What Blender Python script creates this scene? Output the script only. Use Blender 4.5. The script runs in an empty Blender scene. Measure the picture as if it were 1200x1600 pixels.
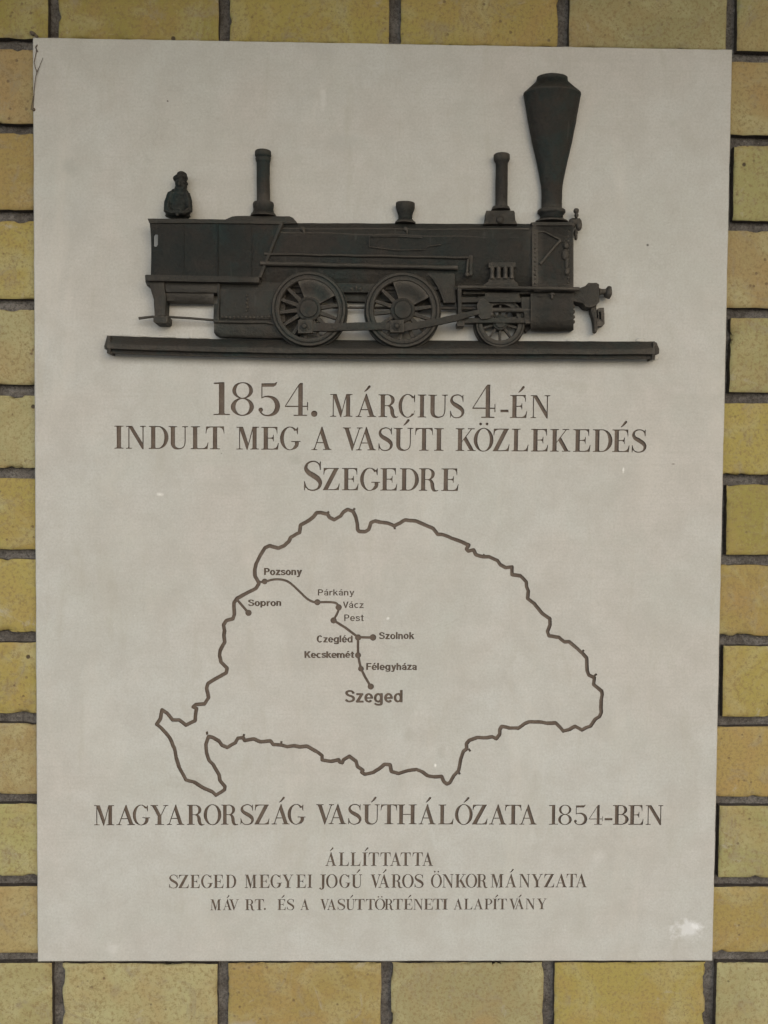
import bpy, bmesh, math, random
from mathutils import Vector, Matrix, noise
from mathutils.geometry import delaunay_2d_cdt, tessellate_polygon
random.seed(7)
sc = bpy.context.scene
COL = sc.collection
PI = math.pi

# ------------------------------------------------------------------ camera
CAM = Vector((-0.0099224, -0.87821085, 0.02453098))
R3 = Matrix(((0.99985323, -0.00796685, -0.01516749),
             (-0.01492421, 0.02975553, -0.99944578),
             (0.00841376, 0.99952546, 0.02963226)))
FPX = 1180.0
cd = bpy.data.cameras.new('camera')
cd.sensor_fit = 'VERTICAL'; cd.sensor_height = 24.0; cd.sensor_width = 18.0
cd.lens = 24.0 * FPX / 1600.0
cd.clip_start = 0.01; cd.clip_end = 500
co = bpy.data.objects.new('camera', cd); COL.objects.link(co)
co.matrix_world = Matrix.Translation(CAM) @ R3.to_4x4()
sc.camera = co

# ------------------------------------------------------------------ light
SUN_EL = math.radians(27); SUN_AZ = math.radians(-30)      # azimuth measured from straight in front of the wall, towards the left
w = bpy.data.worlds.new('World'); sc.world = w; w.use_nodes = True
nt = w.node_tree; nt.nodes.clear()
sky = nt.nodes.new('ShaderNodeTexSky'); sky.sky_type = 'NISHITA'; sky.sun_disc = False
sky.sun_elevation = SUN_EL; sky.sun_rotation = PI + (-SUN_AZ) * -1.0
sky.dust_density = 2.4; sky.air_density = 1.0; sky.ozone_density = 1.0
bg = nt.nodes.new('ShaderNodeBackground'); bg.inputs['Strength'].default_value = 0.13
wo = nt.nodes.new('ShaderNodeOutputWorld')
nt.links.new(sky.outputs[0], bg.inputs[0]); nt.links.new(bg.outputs[0], wo.inputs[0])
sd = bpy.data.lights.new('sun', 'SUN'); sd.energy = 1.5; sd.angle = math.radians(75); sd.color = (1.0, 0.975, 0.935)
so = bpy.data.objects.new('sun', sd); COL.objects.link(so)
ldir = Vector((math.sin(SUN_AZ) * math.cos(SUN_EL), -math.cos(SUN_AZ) * math.cos(SUN_EL), math.sin(SUN_EL)))
so.rotation_euler = ldir.to_track_quat('Z', 'Y').to_euler()
sc.view_settings.view_transform = 'Standard'; sc.view_settings.look = 'None'
sc.view_settings.exposure = 0.17; sc.view_settings.gamma = 1.0
sc.view_settings.use_curve_mapping = False

# ------------------------------------------------------------------ helpers
def at(px, py, d=0.0):
    """world point d millimetres in front of the plaque face that the photograph shows at (px, py)"""
    q = R3 @ Vector(((px - 600) / FPX, (800 - py) / FPX, -1.0))
    s = (-d / 1000.0 - CAM.y) / q.y
    return CAM + q * s
def mpp(d=0.0):
    return (0.878 - d / 1000.0) / FPX
ORIGIN = {}
def obj(name, bm, mat, parent=None, smooth=None):
    me = bpy.data.meshes.new(name)
    off = Vector((0, 0, 0)); p = parent
    while p is not None:
        off = off + p.location; p = p.parent
    if off.length > 0: bmesh.ops.translate(bm, verts=bm.verts, vec=-off)
    bm.to_mesh(me); bm.free()
    mats = mat if isinstance(mat, (list, tuple)) else [mat]
    for m in mats: me.materials.append(m)
    if smooth is not None:
        for p_ in me.polygons: p_.use_smooth = True
        me.set_sharp_from_angle(angle=math.radians(smooth))
    o = bpy.data.objects.new(name, me); COL.objects.link(o); o.parent = parent
    return o
def empty(name, loc, label, cat, group=None):
    o = bpy.data.objects.new(name, None); COL.objects.link(o); o.location = loc
    o.empty_display_size = 0.02
    o['label'] = label; o['category'] = cat
    if group: o['group'] = group
    return o
def wobble(bm, amp=0.25, step=9.0, freq=70.0):
    for _ in range(3):
        es = [e for e in bm.edges if e.calc_length() > step / 1000.0]
        if not es: break
        bmesh.ops.subdivide_edges(bm, edges=es, cuts=1)
    for v in bm.verts:
        n = noise.noise_vector(v.co * freq) + 0.5 * noise.noise_vector(v.co * freq * 2.7)
        v.co.x += n.x * amp / 1000; v.co.z += n.z * amp / 1000; v.co.y += n.y * amp * 0.8 / 1000
    return bm
def fixn(bm):
    bmesh.ops.recalc_face_normals(bm, faces=bm.faces); return bm
def plate_bm(pts, d0, d1, bev=0.7, bm=None, holes=()):
    """a cast plate whose outline is seen at pts when its front stands d1 mm proud; d0 = its back"""
    bm = bm or bmesh.new()
    loops = [list(pts)] + [list(h) for h in holes]
    allf = []
    tris_pts = []
    fl = []
    for L in loops:
        fl.append([at(x, y, d1) for x, y in L])
    fronts = [[bm.verts.new(v) for v in L] for L in fl]
    backs = [[bm.verts.new((v.x, -d0 / 1000.0, v.z)) for v in L] for L in fl]
    flat_f = [v for L in fronts for v in L]
    if not holes:
        allf.append(bm.faces.new(fronts[0]))
    else:
        for t in tessellate_polygon([[Vector((v.x, v.z, 0)) for v in L] for L in fl]):
            allf.append(bm.faces.new([flat_f[i] for i in t]))
    rim = []
    for F, B in zip(fronts, backs):
        n = len(F)
        for i in range(n):
            j = (i + 1) % n
            bm.faces.new((F[i], F[j], B[j], B[i]))
            rim.append(bm.edges.get((F[i], F[j])))
    fixn(bm)
    if bev > 0:
        bmesh.ops.bevel(bm, geom=rim, offset=bev / 1000.0, segments=2, profile=0.6, affect='EDGES')
    return bm
def tube_bm(pts, r, bm=None, seg=8, kd=1.0, caps=True):
    """pts: (px, py, depth) ; r in photo pixels (number or list)"""
    bm = bm or bmesh.new()
    P = [at(*p) for p in pts]
    rs = r if isinstance(r, (list, tuple)) else [r] * len(P)
    rings = []
    for i, p in enumerate(P):
        t = (P[min(i + 1, len(P) - 1)] - P[max(i - 1, 0)]).normalized()
        a = t.cross(Vector((0, 1, 0)))
        if a.length < 1e-3: a = Vector((1, 0, 0))
        a.normalize(); b = t.cross(a).normalized()
        rr = rs[i] * mpp(pts[i][2])
        rings.append([bm.verts.new(p + a * math.cos(2 * PI * k / seg) * rr + b * math.sin(2 * PI * k / seg) * rr * kd) for k in range(seg)])
    for A, B in zip(rings, rings[1:]):
        for k in range(seg):
            bm.faces.new((A[k], A[(k + 1) % seg], B[(k + 1) % seg], B[k]))
    if caps:
        bm.faces.new(rings[0]); bm.faces.new(rings[-1])
    fixn(bm)
    return bm
def lathe_v(prof, xc, dc=3.0, kd=0.6, seg=40, bm=None):
    """vertical turned shape: prof = (py, radius px); xc = axis x as a function of py or a number"""
    bm = bm or bmesh.new()
    rings = []
    for (y, r) in prof:
        x = xc(y) if callable(xc) else xc
        c = at(x, y, dc); rr = r * mpp(dc)
        rings.append([bm.verts.new((c.x + rr * math.cos(2 * PI * k / seg), c.y - kd * rr * math.sin(2 * PI * k / seg), c.z)) for k in range(seg)])
    for A, B in zip(rings, rings[1:]):
        for k in range(seg):
            bm.faces.new((A[k], A[(k + 1) % seg], B[(k + 1) % seg], B[k]))
    bm.faces.new(rings[0]); bm.faces.new(rings[-1])
    return fixn(bm)
def disc_bm(c, prof, seg=56, bm=None, a0=0.0, a1=2 * PI, close=False):
    """turned about the axis pointing out of the wall. c=(px,py,d ref); prof=(radius px, depth mm)"""
    bm = bm or bmesh.new()
    C = at(*c); m = mpp(c[2])
    full = abs(a1 - a0 - 2 * PI) < 1e-6
    n = seg if full else seg + 1
    rings = []
    for (r, d) in prof:
        if r <= 0:
            v = bm.verts.new((C.x, -d / 1000, C.z)); rings.append([v] * n)
        else:
            rings.append([bm.verts.new((C.x + r * m * math.cos(a0 + (a1 - a0) * k / seg), -d / 1000, C.z + r * m * math.sin(a0 + (a1 - a0) * k / seg))) for k in range(n)])
    pr = list(zip(rings, rings[1:]))
    if close: pr.append((rings[-1], rings[0]))
    for A, B in pr:
        for k in range(seg):
            q = [A[k], A[(k + 1) % n], B[(k + 1) % n], B[k]]
            u = []
            for v in q:
                if v not in u: u.append(v)
            if len(u) >= 3: bm.faces.new(u)
    if not full:
        for k in (0, n - 1):
            u = []
            for Rg in rings:
                if Rg[k] not in u: u.append(Rg[k])
            if len(u) >= 3: bm.faces.new(u)
    return fixn(bm)
def loft_bm(sections, bm=None, capends=True):
    bm = bm or bmesh.new()
    G = [[bm.verts.new(at(*p)) for p in s] for s in sections]
    for A, B in zip(G, G[1:]):
        for k in range(len(A) - 1):
            bm.faces.new((A[k], A[k + 1], B[k + 1], B[k]))
    if capends:
        bm.faces.new(G[0]); bm.faces.new(G[-1])
    return fixn(bm)
def blob_bm(items, bm=None, sub=2):
    """ellipsoids: (px, py, d, rx px, ry px, rd mm, roll degrees)"""
    bm = bm or bmesh.new()
    for it in items:
        px, py, d, rx, ry, rd = it[:6]; roll = math.radians(it[6]) if len(it) > 6 else 0
        m = mpp(d)
        M = Matrix.Translation(at(px, py, d)) @ Matrix.Rotation(roll, 4, 'Y') @ Matrix.Diagonal((rx * m, rd / 1000, ry * m, 1))
        bmesh.ops.create_icosphere(bm, subdivisions=sub, radius=1.0, matrix=M)
    return bm
def box_bm(x0, y0, x1, y1, d0, d1, bev=0.6, bm=None):
    return plate_bm([(x0, y0), (x1, y0), (x1, y1), (x0, y1)], d0, d1, bev, bm)
def rivets(name, pts, d, r, mat, parent):
    bm = bmesh.new()
    for i, p in enumerate(pts):
        dd = p[2] if len(p) > 2 else d
        rr = r * random.uniform(0.85, 1.2)
        blob_bm([(p[0] + random.uniform(-.3, .3), p[1] + random.uniform(-.3, .3), dd, rr, rr, rr * 0.6)], bm, 1)
    o = obj(name, bm, mat, parent, smooth=60); o['kind'] = 'stuff'
    return o

# ------------------------------------------------------------------ materials
def mat_new(name):
    m = bpy.data.materials.new(name); m.use_nodes = True
    t = m.node_tree; t.nodes.clear()
    out = t.nodes.new('ShaderNodeOutputMaterial'); b = t.nodes.new('ShaderNodeBsdfPrincipled')
    t.links.new(b.outputs[0], out.inputs[0])
    return m, t, b
class NG:
    def __init__(s, t): s.t = t; s.co = t.nodes.new('ShaderNodeTexCoord'); s.g = t.nodes.new('ShaderNodeNewGeometry')
    def pos(s): return s.g.outputs['Position']
    def mapping(s, src, scale=(1, 1, 1), loc=(0, 0, 0)):
        n = s.t.nodes.new('ShaderNodeMapping'); s.t.links.new(src, n.inputs[0])
        n.inputs['Scale'].default_value = scale; n.inputs['Location'].default_value = loc
        return n.outputs[0]
    def noise(s, src, scale, detail=4, rough=0.6, dist=0.0, out='Fac'):
        n = s.t.nodes.new('ShaderNodeTexNoise'); s.t.links.new(src, n.inputs['Vector'])
        n.inputs['Scale'].default_value = scale; n.inputs['Detail'].default_value = detail
        n.inputs['Roughness'].default_value = rough; n.inputs['Distortion'].default_value = dist
        return n.outputs[out]
    def voro(s, src, scale, feature='F1'):
        n = s.t.nodes.new('ShaderNodeTexVoronoi'); s.t.links.new(src, n.inputs['Vector'])
        n.inputs['Scale'].default_value = scale; n.feature = feature
        return n
    def ramp(s, src, stops):
        n = s.t.nodes.new('ShaderNodeValToRGB'); s.t.links.new(src, n.inputs[0])
        e = n.color_ramp.elements
        while len(e) < len(stops): e.new(0.5)
        for q, (p, c) in zip(e, stops):
            q.position = p; q.color = (c, c, c, 1) if isinstance(c, (int, float)) else (*c, 1)
        return n.outputs[0]
    def mix(s, fac, a, b, mode='MIX'):
        n = s.t.nodes.new('ShaderNodeMix'); n.data_type = 'RGBA'; n.blend_type = mode; n.clamp_factor = True
        for k, v in ((0, fac), (6, a), (7, b)):
            if hasattr(v, 'node'): s.t.links.new(v, n.inputs[k])
            else: n.inputs[k].default_value = v if k == 0 else ((*v, 1) if isinstance(v, tuple) else (v, v, v, 1))
        return n.outputs[2]
    def math(s, op, a, b=None, clamp=False):
        n = s.t.nodes.new('ShaderNodeMath'); n.operation = op; n.use_clamp = clamp
        for k, v in ((0, a), (1, b)):
            if v is None: continue
            if hasattr(v, 'node'): s.t.links.new(v, n.inputs[k])
            else: n.inputs[k].default_value = v
        return n.outputs[0]
    def bump(s, h, strength, dist, prev=None):
        n = s.t.nodes.new('ShaderNodeBump'); s.t.links.new(h, n.inputs['Height'])
        n.inputs['Strength'].default_value = strength; n.inputs['Distance'].default_value = dist
        if prev is not None: s.t.links.new(prev, n.inputs['Normal'])
        return n.outputs[0]

def make_stone():
    m, t, b = mat_new('limestone'); g = NG(t); P = g.pos()
    base = (0.466, 0.480, 0.456)
    n1 = g.noise(P, 5.0, 5, 0.6, 0.6); n2 = g.noise(g.mapping(P, loc=(7, 3, 1)), 7.0, 6, 0.65, 0.8)
    c = g.mix(g.ramp(n1, [(0.42, 0.0), (0.62, 0.50)]), base, (0.475, 0.444, 0.407))
    c = g.mix(g.ramp(n2, [(0.44, 0.0), (0.62, 0.6)]), c, (0.420, 0.436, 0.400))
    # cloudy mottling and sawn horizontal streaks
    n3 = g.noise(g.mapping(P, scale=(12, 12, 12)), 2.2, 8, 0.7, 0.3)
    c = g.mix(g.ramp(n3, [(0.30, 0.75), (0.60, 0.0)]), c, (0.385, 0.378, 0.347))
    st = g.noise(g.mapping(P, scale=(6, 6, 260)), 1.0, 3, 0.6)
    c = g.mix(g.math('MULTIPLY', g.ramp(st, [(0.45, 0.0), (0.7, 0.35)]), g.ramp(n1, [(0.4, 0.2), (0.6, 1.0)])), c, (0.400, 0.392, 0.358))
    # fine speckle
    sp = g.noise(P, 420, 3, 0.7)
    c = g.mix(g.ramp(sp, [(0.36, 0.42), (0.55, 0.0)]), c, (0.340, 0.334, 0.305))
    c = g.mix(g.ramp(g.noise(g.mapping(P, loc=(3, 9, 4)), 380, 3, 0.7), [(0.56, 0.0), (0.72, 0.32)]), c, (0.600, 0.596, 0.550))
    # long faint wipes and rain-washed veils
    wv = g.noise(g.mapping(P, scale=(3.2, 3.2, 1.1), loc=(2, 0, 5)), 2.4, 7, 0.68, 1.6)
    c = g.mix(g.ramp(wv, [(0.54, 0.0), (0.74, 0.38)]), c, (0.53, 0.515, 0.468))
    wd = g.noise(g.mapping(P, scale=(9, 9, 2.0), loc=(6, 0, 2)), 3.0, 6, 0.7, 0.8)
    c = g.mix(g.ramp(wd, [(0.56, 0.0), (0.74, 0.45)]), c, (0.36, 0.348, 0.295))
    # scattered small white nicks and dark dots
    v = g.voro(P, 26); d1 = g.ramp(v.outputs['Distance'], [(0.018, 1.0), (0.034, 0.0)])
    rnd = g.ramp(v.outputs['Color'], [(0.55, 0.0), (0.60, 1.0)])
    c = g.mix(g.math('MULTIPLY', g.math('MULTIPLY', d1, rnd), 0.25), c, (0.700, 0.711, 0.682))
    v2 = g.voro(g.mapping(P, loc=(1.3, 0.2, 2.7)), 11); d2 = g.ramp(v2.outputs['Distance'], [(0.008, 1.0), (0.016, 0.0)])
    c = g.mix(g.math('MULTIPLY', d2, 0.75), c, (0.100, 0.089, 0.077))
    # stains and chips with a place of their own
    def spot(px, py, rpx, col, k, sx=1.0, sz=1.0, nd=0.5):
        nonlocal c
        q = at(px, py)
        mp = g.mapping(P, scale=(1 / sx, 0, 1 / sz), loc=(-q.x / sx, 0, -q.z / sz))
        L = t.nodes.new('ShaderNodeVectorMath'); L.operation = 'LENGTH'; t.links.new(mp, L.inputs[0])
        r = rpx * mpp()
        dn = g.math('ADD', g.math('DIVIDE', L.outputs['Value'], r), g.math('MULTIPLY', g.math('SUBTRACT', g.noise(P, 1.1 / r, 4, 0.7), 0.5), nd * 4))
        c = g.mix(g.math('MULTIPLY', g.ramp(dn, [(0.35, 1.0), (1.0, 0.0)]), k), c, col)
    spot(1072, 1452, 20, (0.66, 0.68, 0.69), 0.60, 1.3, 0.95, 0.9)
    spot(1086, 1447, 8, (0.72, 0.74, 0.75), 0.6, 1.1, 0.7, 0.9)
    spot(935, 1338, 14, (0.600, 0.606, 0.583), 0.22)
    spot(175, 1482, 13, (0.600, 0.606, 0.583), 0.3)
    spot(110, 262, 17, (0.330, 0.334, 0.308), 0.45)
    spot(462, 718, 11, (0.340, 0.345, 0.308), 0.5)
    spot(540, 222, 26, (0.360, 0.366, 0.341), 0.35, 1.6, 0.6)
    spot(505, 155, 9, (0.540, 0.554, 0.528), 0.5, 0.7, 2.4)
    spot(1052, 193, 8, (0.360, 0.366, 0.330), 0.45)
    spot(465, 250, 12, (0.370, 0.376, 0.341), 0.35)
    spot(130, 330, 40, (0.360, 0.366, 0.341), 0.25, 1.0, 1.3)
    spot(606, 966, 3.2, (0.72, 0.74, 0.72), 0.6)
    spot(680, 1196, 3.2, (0.780, 0.794, 0.770), 0.8, 0.7, 1.2)
    spot(250, 773, 5, (0.700, 0.711, 0.682), 0.75, 1.2, 0.7)
    spot(974, 735, 4, (0.720, 0.731, 0.704), 0.75, 0.5, 1.5)
    spot(1012, 383, 2.6, (0.080, 0.073, 0.066), 0.9, nd=0.2)
    spot(262, 158, 1.9, (0.080, 0.073, 0.066), 0.9, nd=0.2)
    spot(640, 1148, 14, (0.360, 0.355, 0.319), 0.45)
    spot(690, 1175, 12, (0.360, 0.355, 0.319), 0.4, 0.7, 1.4)
    spot(895, 604, 22, (0.36, 0.355, 0.31), 0.35, 2.2, 0.45, 0.9)
    spot(840, 640, 12, (0.38, 0.37, 0.33), 0.35, 2.0, 0.35, 0.9)
    spot(1052, 725, 2.4, (0.12, 0.10, 0.08), 0.8, 1.6, 0.5, 0.2)
    spot(640, 522, 60, (0.360, 0.355, 0.330), 0.25, 3.0, 0.5)
    # hairline cracks
    for lx, sc_ in ((0.0, 3.1),):
        vw = g.voro(g.mix(0.10, g.mapping(P, loc=(lx, 0.4, 2.2)), g.noise(P, 20, 3, 0.6, out='Color')), sc_, 'DISTANCE_TO_EDGE')
        k = g.ramp(vw.outputs['Distance'], [(0.0, 1.0), (0.004, 0.0)])
        c = g.mix(g.math('MULTIPLY', g.math('MULTIPLY', k, g.ramp(n2, [(0.48, 0.0), (0.60, 1.0)])), 0.16), c, (0.250, 0.230, 0.198))
    t.links.new(c, b.inputs['Base Color']); b.inputs['Roughness'].default_value = 0.62
    b.inputs['Specular IOR Level'].default_value = 0.35
    h = g.bump(g.noise(P, 380, 4, 0.7), 0.25, 0.0006)
    h = g.bump(g.noise(g.mapping(P, scale=(8, 8, 200)), 1.2, 2), 0.12, 0.0006, h)
    h = g.bump(n3, 0.15, 0.002, h)
    t.links.new(h, b.inputs['Normal'])
    return m
def make_paint():
    m, t, b = mat_new('letter_paint'); g = NG(t); P = g.pos()
    n = g.noise(P, 60, 5, 0.65); n2 = g.noise(P, 500, 3, 0.7)
    c = g.mix(g.ramp(n, [(0.35, 0.0), (0.65, 1.0)]), (0.092, 0.068, 0.051), (0.150, 0.119, 0.094))
    c = g.mix(g.ramp(n2, [(0.35, 0.5), (0.6, 0.0)]), c, (0.078, 0.058, 0.043))
    t.links.new(c, b.inputs['Base Color']); b.inputs['Roughness'].default_value = 0.75
    t.links.new(g.bump(n2, 0.4, 0.0005), b.inputs['Normal'])
    return m
def make_bronze(worn=True):
    m, t, b = mat_new('patinated_bronze' if worn else 'plain_bronze'); g = NG(t); P = g.pos()
    n = g.noise(P, 14, 5, 0.65, 0.4); n2 = g.noise(g.mapping(P, loc=(4, 4, 4)), 22, 5, 0.7, 0.5); n3 = g.noise(P, 260, 4, 0.7)
    c = g.mix(g.ramp(n, [(0.40, 0.0), (0.62, 1.0)]), (0.0225, 0.0265, 0.0250), (0.0370, 0.0330, 0.0285))
    c = g.mix(g.ramp(n2, [(0.48, 0.0), (0.66, 0.85)]), c, (0.0215, 0.0350, 0.0340))
    c = g.mix(g.ramp(n3, [(0.35, 0.55), (0.55, 0.0)]), c, (0.014, 0.0135, 0.013))
    # worn raised edges lighter, creases darker
    pt = g.ramp(g.g.outputs['Pointiness'], [(0.50, 0.0), (0.60, 0.75)])
    if worn: c = g.mix(pt, c, (0.110, 0.100, 0.086))
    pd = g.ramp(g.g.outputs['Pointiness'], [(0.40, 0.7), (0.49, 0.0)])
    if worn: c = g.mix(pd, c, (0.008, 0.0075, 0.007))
    # a few drips of light lime
    dr = g.noise(g.mapping(P, scale=(160, 160, 14)), 1.0, 3, 0.5)
    c = g.mix(g.math('MULTIPLY', g.ramp(dr, [(0.66, 0.0), (0.74, 1.0)]), 0.25), c, (0.09, 0.09, 0.08))
    t.links.new(c, b.inputs['Base Color'])
    b.inputs['Metallic'].default_value = 0.55; b.inputs['Specular IOR Level'].default_value = 0.22
    t.links.new(g.ramp(n3, [(0.3, 0.50), (0.7, 0.70)]), b.inputs['Roughness'])
    h = g.bump(n3, 0.6, 0.0009); h = g.bump(g.noise(P, 75, 6, 0.68), 0.8, 0.0038, h)
    t.links.new(h, b.inputs['Normal'])
    return m
def make_brick():
    m, t, b = mat_new('yellow_brick'); g = NG(t); P = g.pos()
    oi = t.nodes.new('ShaderNodeObjectInfo')
    sh = t.nodes.new('ShaderNodeVectorMath'); sh.operation = 'ADD'; t.links.new(P, sh.inputs[0])
    rv = t.nodes.new('ShaderNodeCombineXYZ'); rr = g.math('MULTIPLY', oi.outputs['Random'], 37.0)
    t.links.new(rr, rv.inputs[0]); t.links.new(rr, rv.inputs[1]); t.links.new(sh.inputs[1].node.outputs[0], sh.inputs[0]) if False else None
    t.links.new(rv.outputs[0], sh.inputs[1]); Q = sh.outputs[0]
    c = oi.outputs['Color']
    n1 = g.noise(Q, 11, 5, 0.62, 0.8); n2 = g.noise(g.mapping(Q, loc=(5, 2, 9)), 16, 5, 0.62, 1.0)
    c = g.mix(g.ramp(n1, [(0.45, 0.0), (0.68, 0.55)]), c, (0.310, 0.200, 0.082))       # fired orange-brown clouds
    c = g.mix(g.ramp(n2, [(0.48, 0.0), (0.68, 0.60)]), c, (0.365, 0.350, 0.190))         # pale greenish clouds
    n4 = g.noise(g.mapping(Q, loc=(1, 8, 3)), 24, 7, 0.72, 1.2)
    c = g.mix(g.ramp(n4, [(0.54, 0.0), (0.68, 0.75)]), c, (0.245, 0.21, 0.135))       # grime
    mb = g.noise(Q, 240, 4, 0.75)
    c = g.mix(g.ramp(mb, [(0.36, 0.70), (0.52, 0.0)]), c, (0.20, 0.145, 0.062))
    c = g.mix(g.ramp(g.noise(Q, 300, 3, 0.7), [(0.58, 0.0), (0.78, 0.22)]), c, (0.50, 0.45, 0.28))
    # grey cement haze left by the pointing, and thin firing cracks
    cz = g.noise(g.mapping(Q, loc=(9, 4, 1)), 13, 8, 0.75, 1.5)
    c = g.mix(g.ramp(cz, [(0.60, 0.0), (0.70, 0.60)]), c, (0.36, 0.345, 0.30))
    ck = g.voro(g.mix(0.22, g.mapping(Q, scale=(1, 1, 1.6)), g.noise(Q, 30, 4, 0.7, out='Color')), 7.5, 'DISTANCE_TO_EDGE')
    kk = g.math('MULTIPLY', g.ramp(ck.outputs['Distance'], [(0.0, 1.0), (0.010, 0.0)]), g.ramp(n2, [(0.50, 0.0), (0.58, 1.0)]))
    c = g.mix(g.math('MULTIPLY', kk, 0.55), c, (0.15, 0.10, 0.05))
    v = g.voro(Q, 95); k = g.math('MULTIPLY', g.ramp(v.outputs['Distance'], [(0.10, 1.0), (0.20, 0.0)]), g.ramp(v.outputs['Color'], [(0.52, 0.0), (0.58, 1.0)]))
    k = g.math('MULTIPLY', k, g.ramp(n1, [(0.40, 0.3), (0.55, 1.0)]))
    c = g.mix(g.math('MULTIPLY', k, 0.7), c, (0.13, 0.085, 0.05))
    v3 = g.voro(g.mapping(Q, loc=(3, 3, 3)), 22); k3 = g.math('MULTIPLY', g.ramp(v3.outputs['Distance'], [(0.045, 1.0), (0.065, 0.0)]), g.ramp(v3.outputs['Color'], [(0.50, 0.0), (0.54, 1.0)]))
    c = g.mix(g.math('MULTIPLY', k3, 0.9), c, (0.045, 0.03, 0.02))
    c = g.mix(g.math('MULTIPLY', g.ramp(g.noise(g.mapping(Q, scale=(150, 150, 5)), 1.0, 3, 0.6), [(0.62, 0.0), (0.72, 1.0)]), 0.16), c, (0.20, 0.13, 0.06))
    t.links.new(c, b.inputs['Base Color']); b.inputs['Roughness'].default_value = 0.72
    b.inputs['Specular IOR Level'].default_value = 0.3
    h = g.bump(mb, 0.30, 0.0010); h = g.bump(n4, 0.3, 0.003, h)
    h = g.bump(g.math('SUBTRACT', 1.0, g.math('MAXIMUM', k, k3)), 0.6, 0.0012, h)
    t.links.new(h, b.inputs['Normal'])
    return m
def make_mortar(name, a, bb):
    m, t, b = mat_new(name); g = NG(t); P = g.pos()
    n1 = g.noise(P, 26, 6, 0.7, 0.5); n2 = g.noise(P, 330, 4, 0.75)
    c = g.mix(g.ramp(n1, [(0.36, 0.0), (0.64, 1.0)]), a, bb)
    c = g.mix(g.ramp(n2, [(0.36, 0.75), (0.56, 0.0)]), c, tuple(x * 0.4 for x in a))
    c = g.mix(g.ramp(g.noise(P, 500, 3, 0.7), [(0.60, 0.0), (0.74, 0.6)]), c, tuple(min(1, x * 1.7) for x in bb))
    t.links.new(c, b.inputs['Base Color']); b.inputs['Roughness'].default_value = 0.95
    t.links.new(g.bump(n2, 0.8, 0.002), b.inputs['Normal'])
    return m
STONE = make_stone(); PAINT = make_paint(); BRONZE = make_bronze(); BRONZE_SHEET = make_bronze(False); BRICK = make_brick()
MORTAR = make_mortar('grey_mortar', (0.075, 0.066, 0.056), (0.170, 0.160, 0.146))
GRIME = make_mortar('joint_grime', (0.045, 0.036, 0.028), (0.085, 0.070, 0.055))
HELPER = make_mortar('helper_concrete', (0.36, 0.345, 0.315), (0.44, 0.42, 0.39))  # shared by the added ground and overhead boards that shape the light
m_, t_, b_ = mat_new('dry_web'); b_.inputs['Base Color'].default_value = (0.10, 0.08, 0.06, 1); b_.inputs['Roughness'].default_value = 0.9; WEB = m_

# ------------------------------------------------------------------ brick wall
FACE = -10.0                      # brick faces stand 10 mm behind the plaque face
PX, X0 = 0.1963, -0.3815
ZJ = [0.5340 - 0.09725 * i for i in range(12)]
ZJ = [0.5331, 0.4370, 0.3376, 0.2358, 0.1367, 0.0400, -0.0549, -0.1527, -0.2491, -0.3455, -0.4441, -0.5372]
zl = [0.5331 + 0.0973 * k for k in (7, 6, 5, 4, 3, 2, 1)] + ZJ + [-0.5372 - 0.0973 * k for k in (1, 2, 3)]
SHADE_Z, SHADE_D = 1.00, 1.05
wall = empty('brick_wall', (0, 0.02, -0.83), 'wall of yellow clinker bricks with recessed grey mortar behind the stone plaque', 'wall')
# pavement added out of view at the wall's foot to bounce light up
GZ = zl[-1] - 0.0
bm = bmesh.new()
gx = [-40, -8, -3, -1.2, 0, 1.2, 3, 8, 40]; gy = [0.034, -0.3, -0.9, -2, -4, -8, -40]
gr_ = [[bm.verts.new((x, y, GZ)) for x in gx] for y in gy]
for j in range(len(gy) - 1):
    for i in range(len(gx) - 1): bm.faces.new((gr_[j][i], gr_[j + 1][i], gr_[j + 1][i + 1], gr_[j][i + 1]))
pv = obj('bounce_pavement', fixn(bm), HELPER); pv['kind'] = 'structure'
# boarded canopy added out of view to darken the top of the wall
can = empty('shade_canopy', (0, 0.034, SHADE_Z), 'added pale grey boards above the brick wall, out of view, shading its top', 'canopy')
nbd = 9; bw = SHADE_D / nbd
for i in range(nbd):
    bm = bmesh.new(); bmesh.ops.create_cube(bm, size=1, matrix=Matrix.Translation((0, 0.034 - bw * (i + .5), SHADE_Z + 0.012)) @ Matrix.Diagonal((4.4, bw - 0.004, 0.024, 1)))
    obj('board', bm, HELPER, can)
bm = bmesh.new(); bmesh.ops.create_cube(bm, size=1, matrix=Matrix.Translation((0, 0.034 - SHADE_D / 2, SHADE_Z + 0.05)) @ Matrix.Diagonal((4.4, SHADE_D, 0.05, 1)))
obj('shade_deck', bm, HELPER, can)
# mortar bed
bm = bmesh.new()
NX, NZ = 760, 470
XA, XB, ZA, ZB = -1.66, 1.68, zl[-1] + 0.004, zl[0] - 0.004
gv = []
for j in range(NZ + 1):
    row = []
    for i in range(NX + 1):
        x = XA + (XB - XA) * i / NX; z = ZA + (ZB - ZA) * j / NZ
        n = noise.noise(Vector((x * 45, 1.3, z * 45))) * 1.1 + noise.noise(Vector((x * 160, 5.0, z * 160))) * 0.9 + noise.noise(Vector((x * 9, 2.0, z * 9))) * 1.0
        row.append(bm.verts.new((x, (19.5 + n) / 1000.0, z)))
    gv.append(row)
for j in range(NZ):
    for i in range(NX):
        bm.faces.new((gv[j][i], gv[j][i + 1], gv[j + 1][i + 1], gv[j + 1][i]))
mo = obj('mortar', bm, MORTAR, wall, smooth=80)
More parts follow.
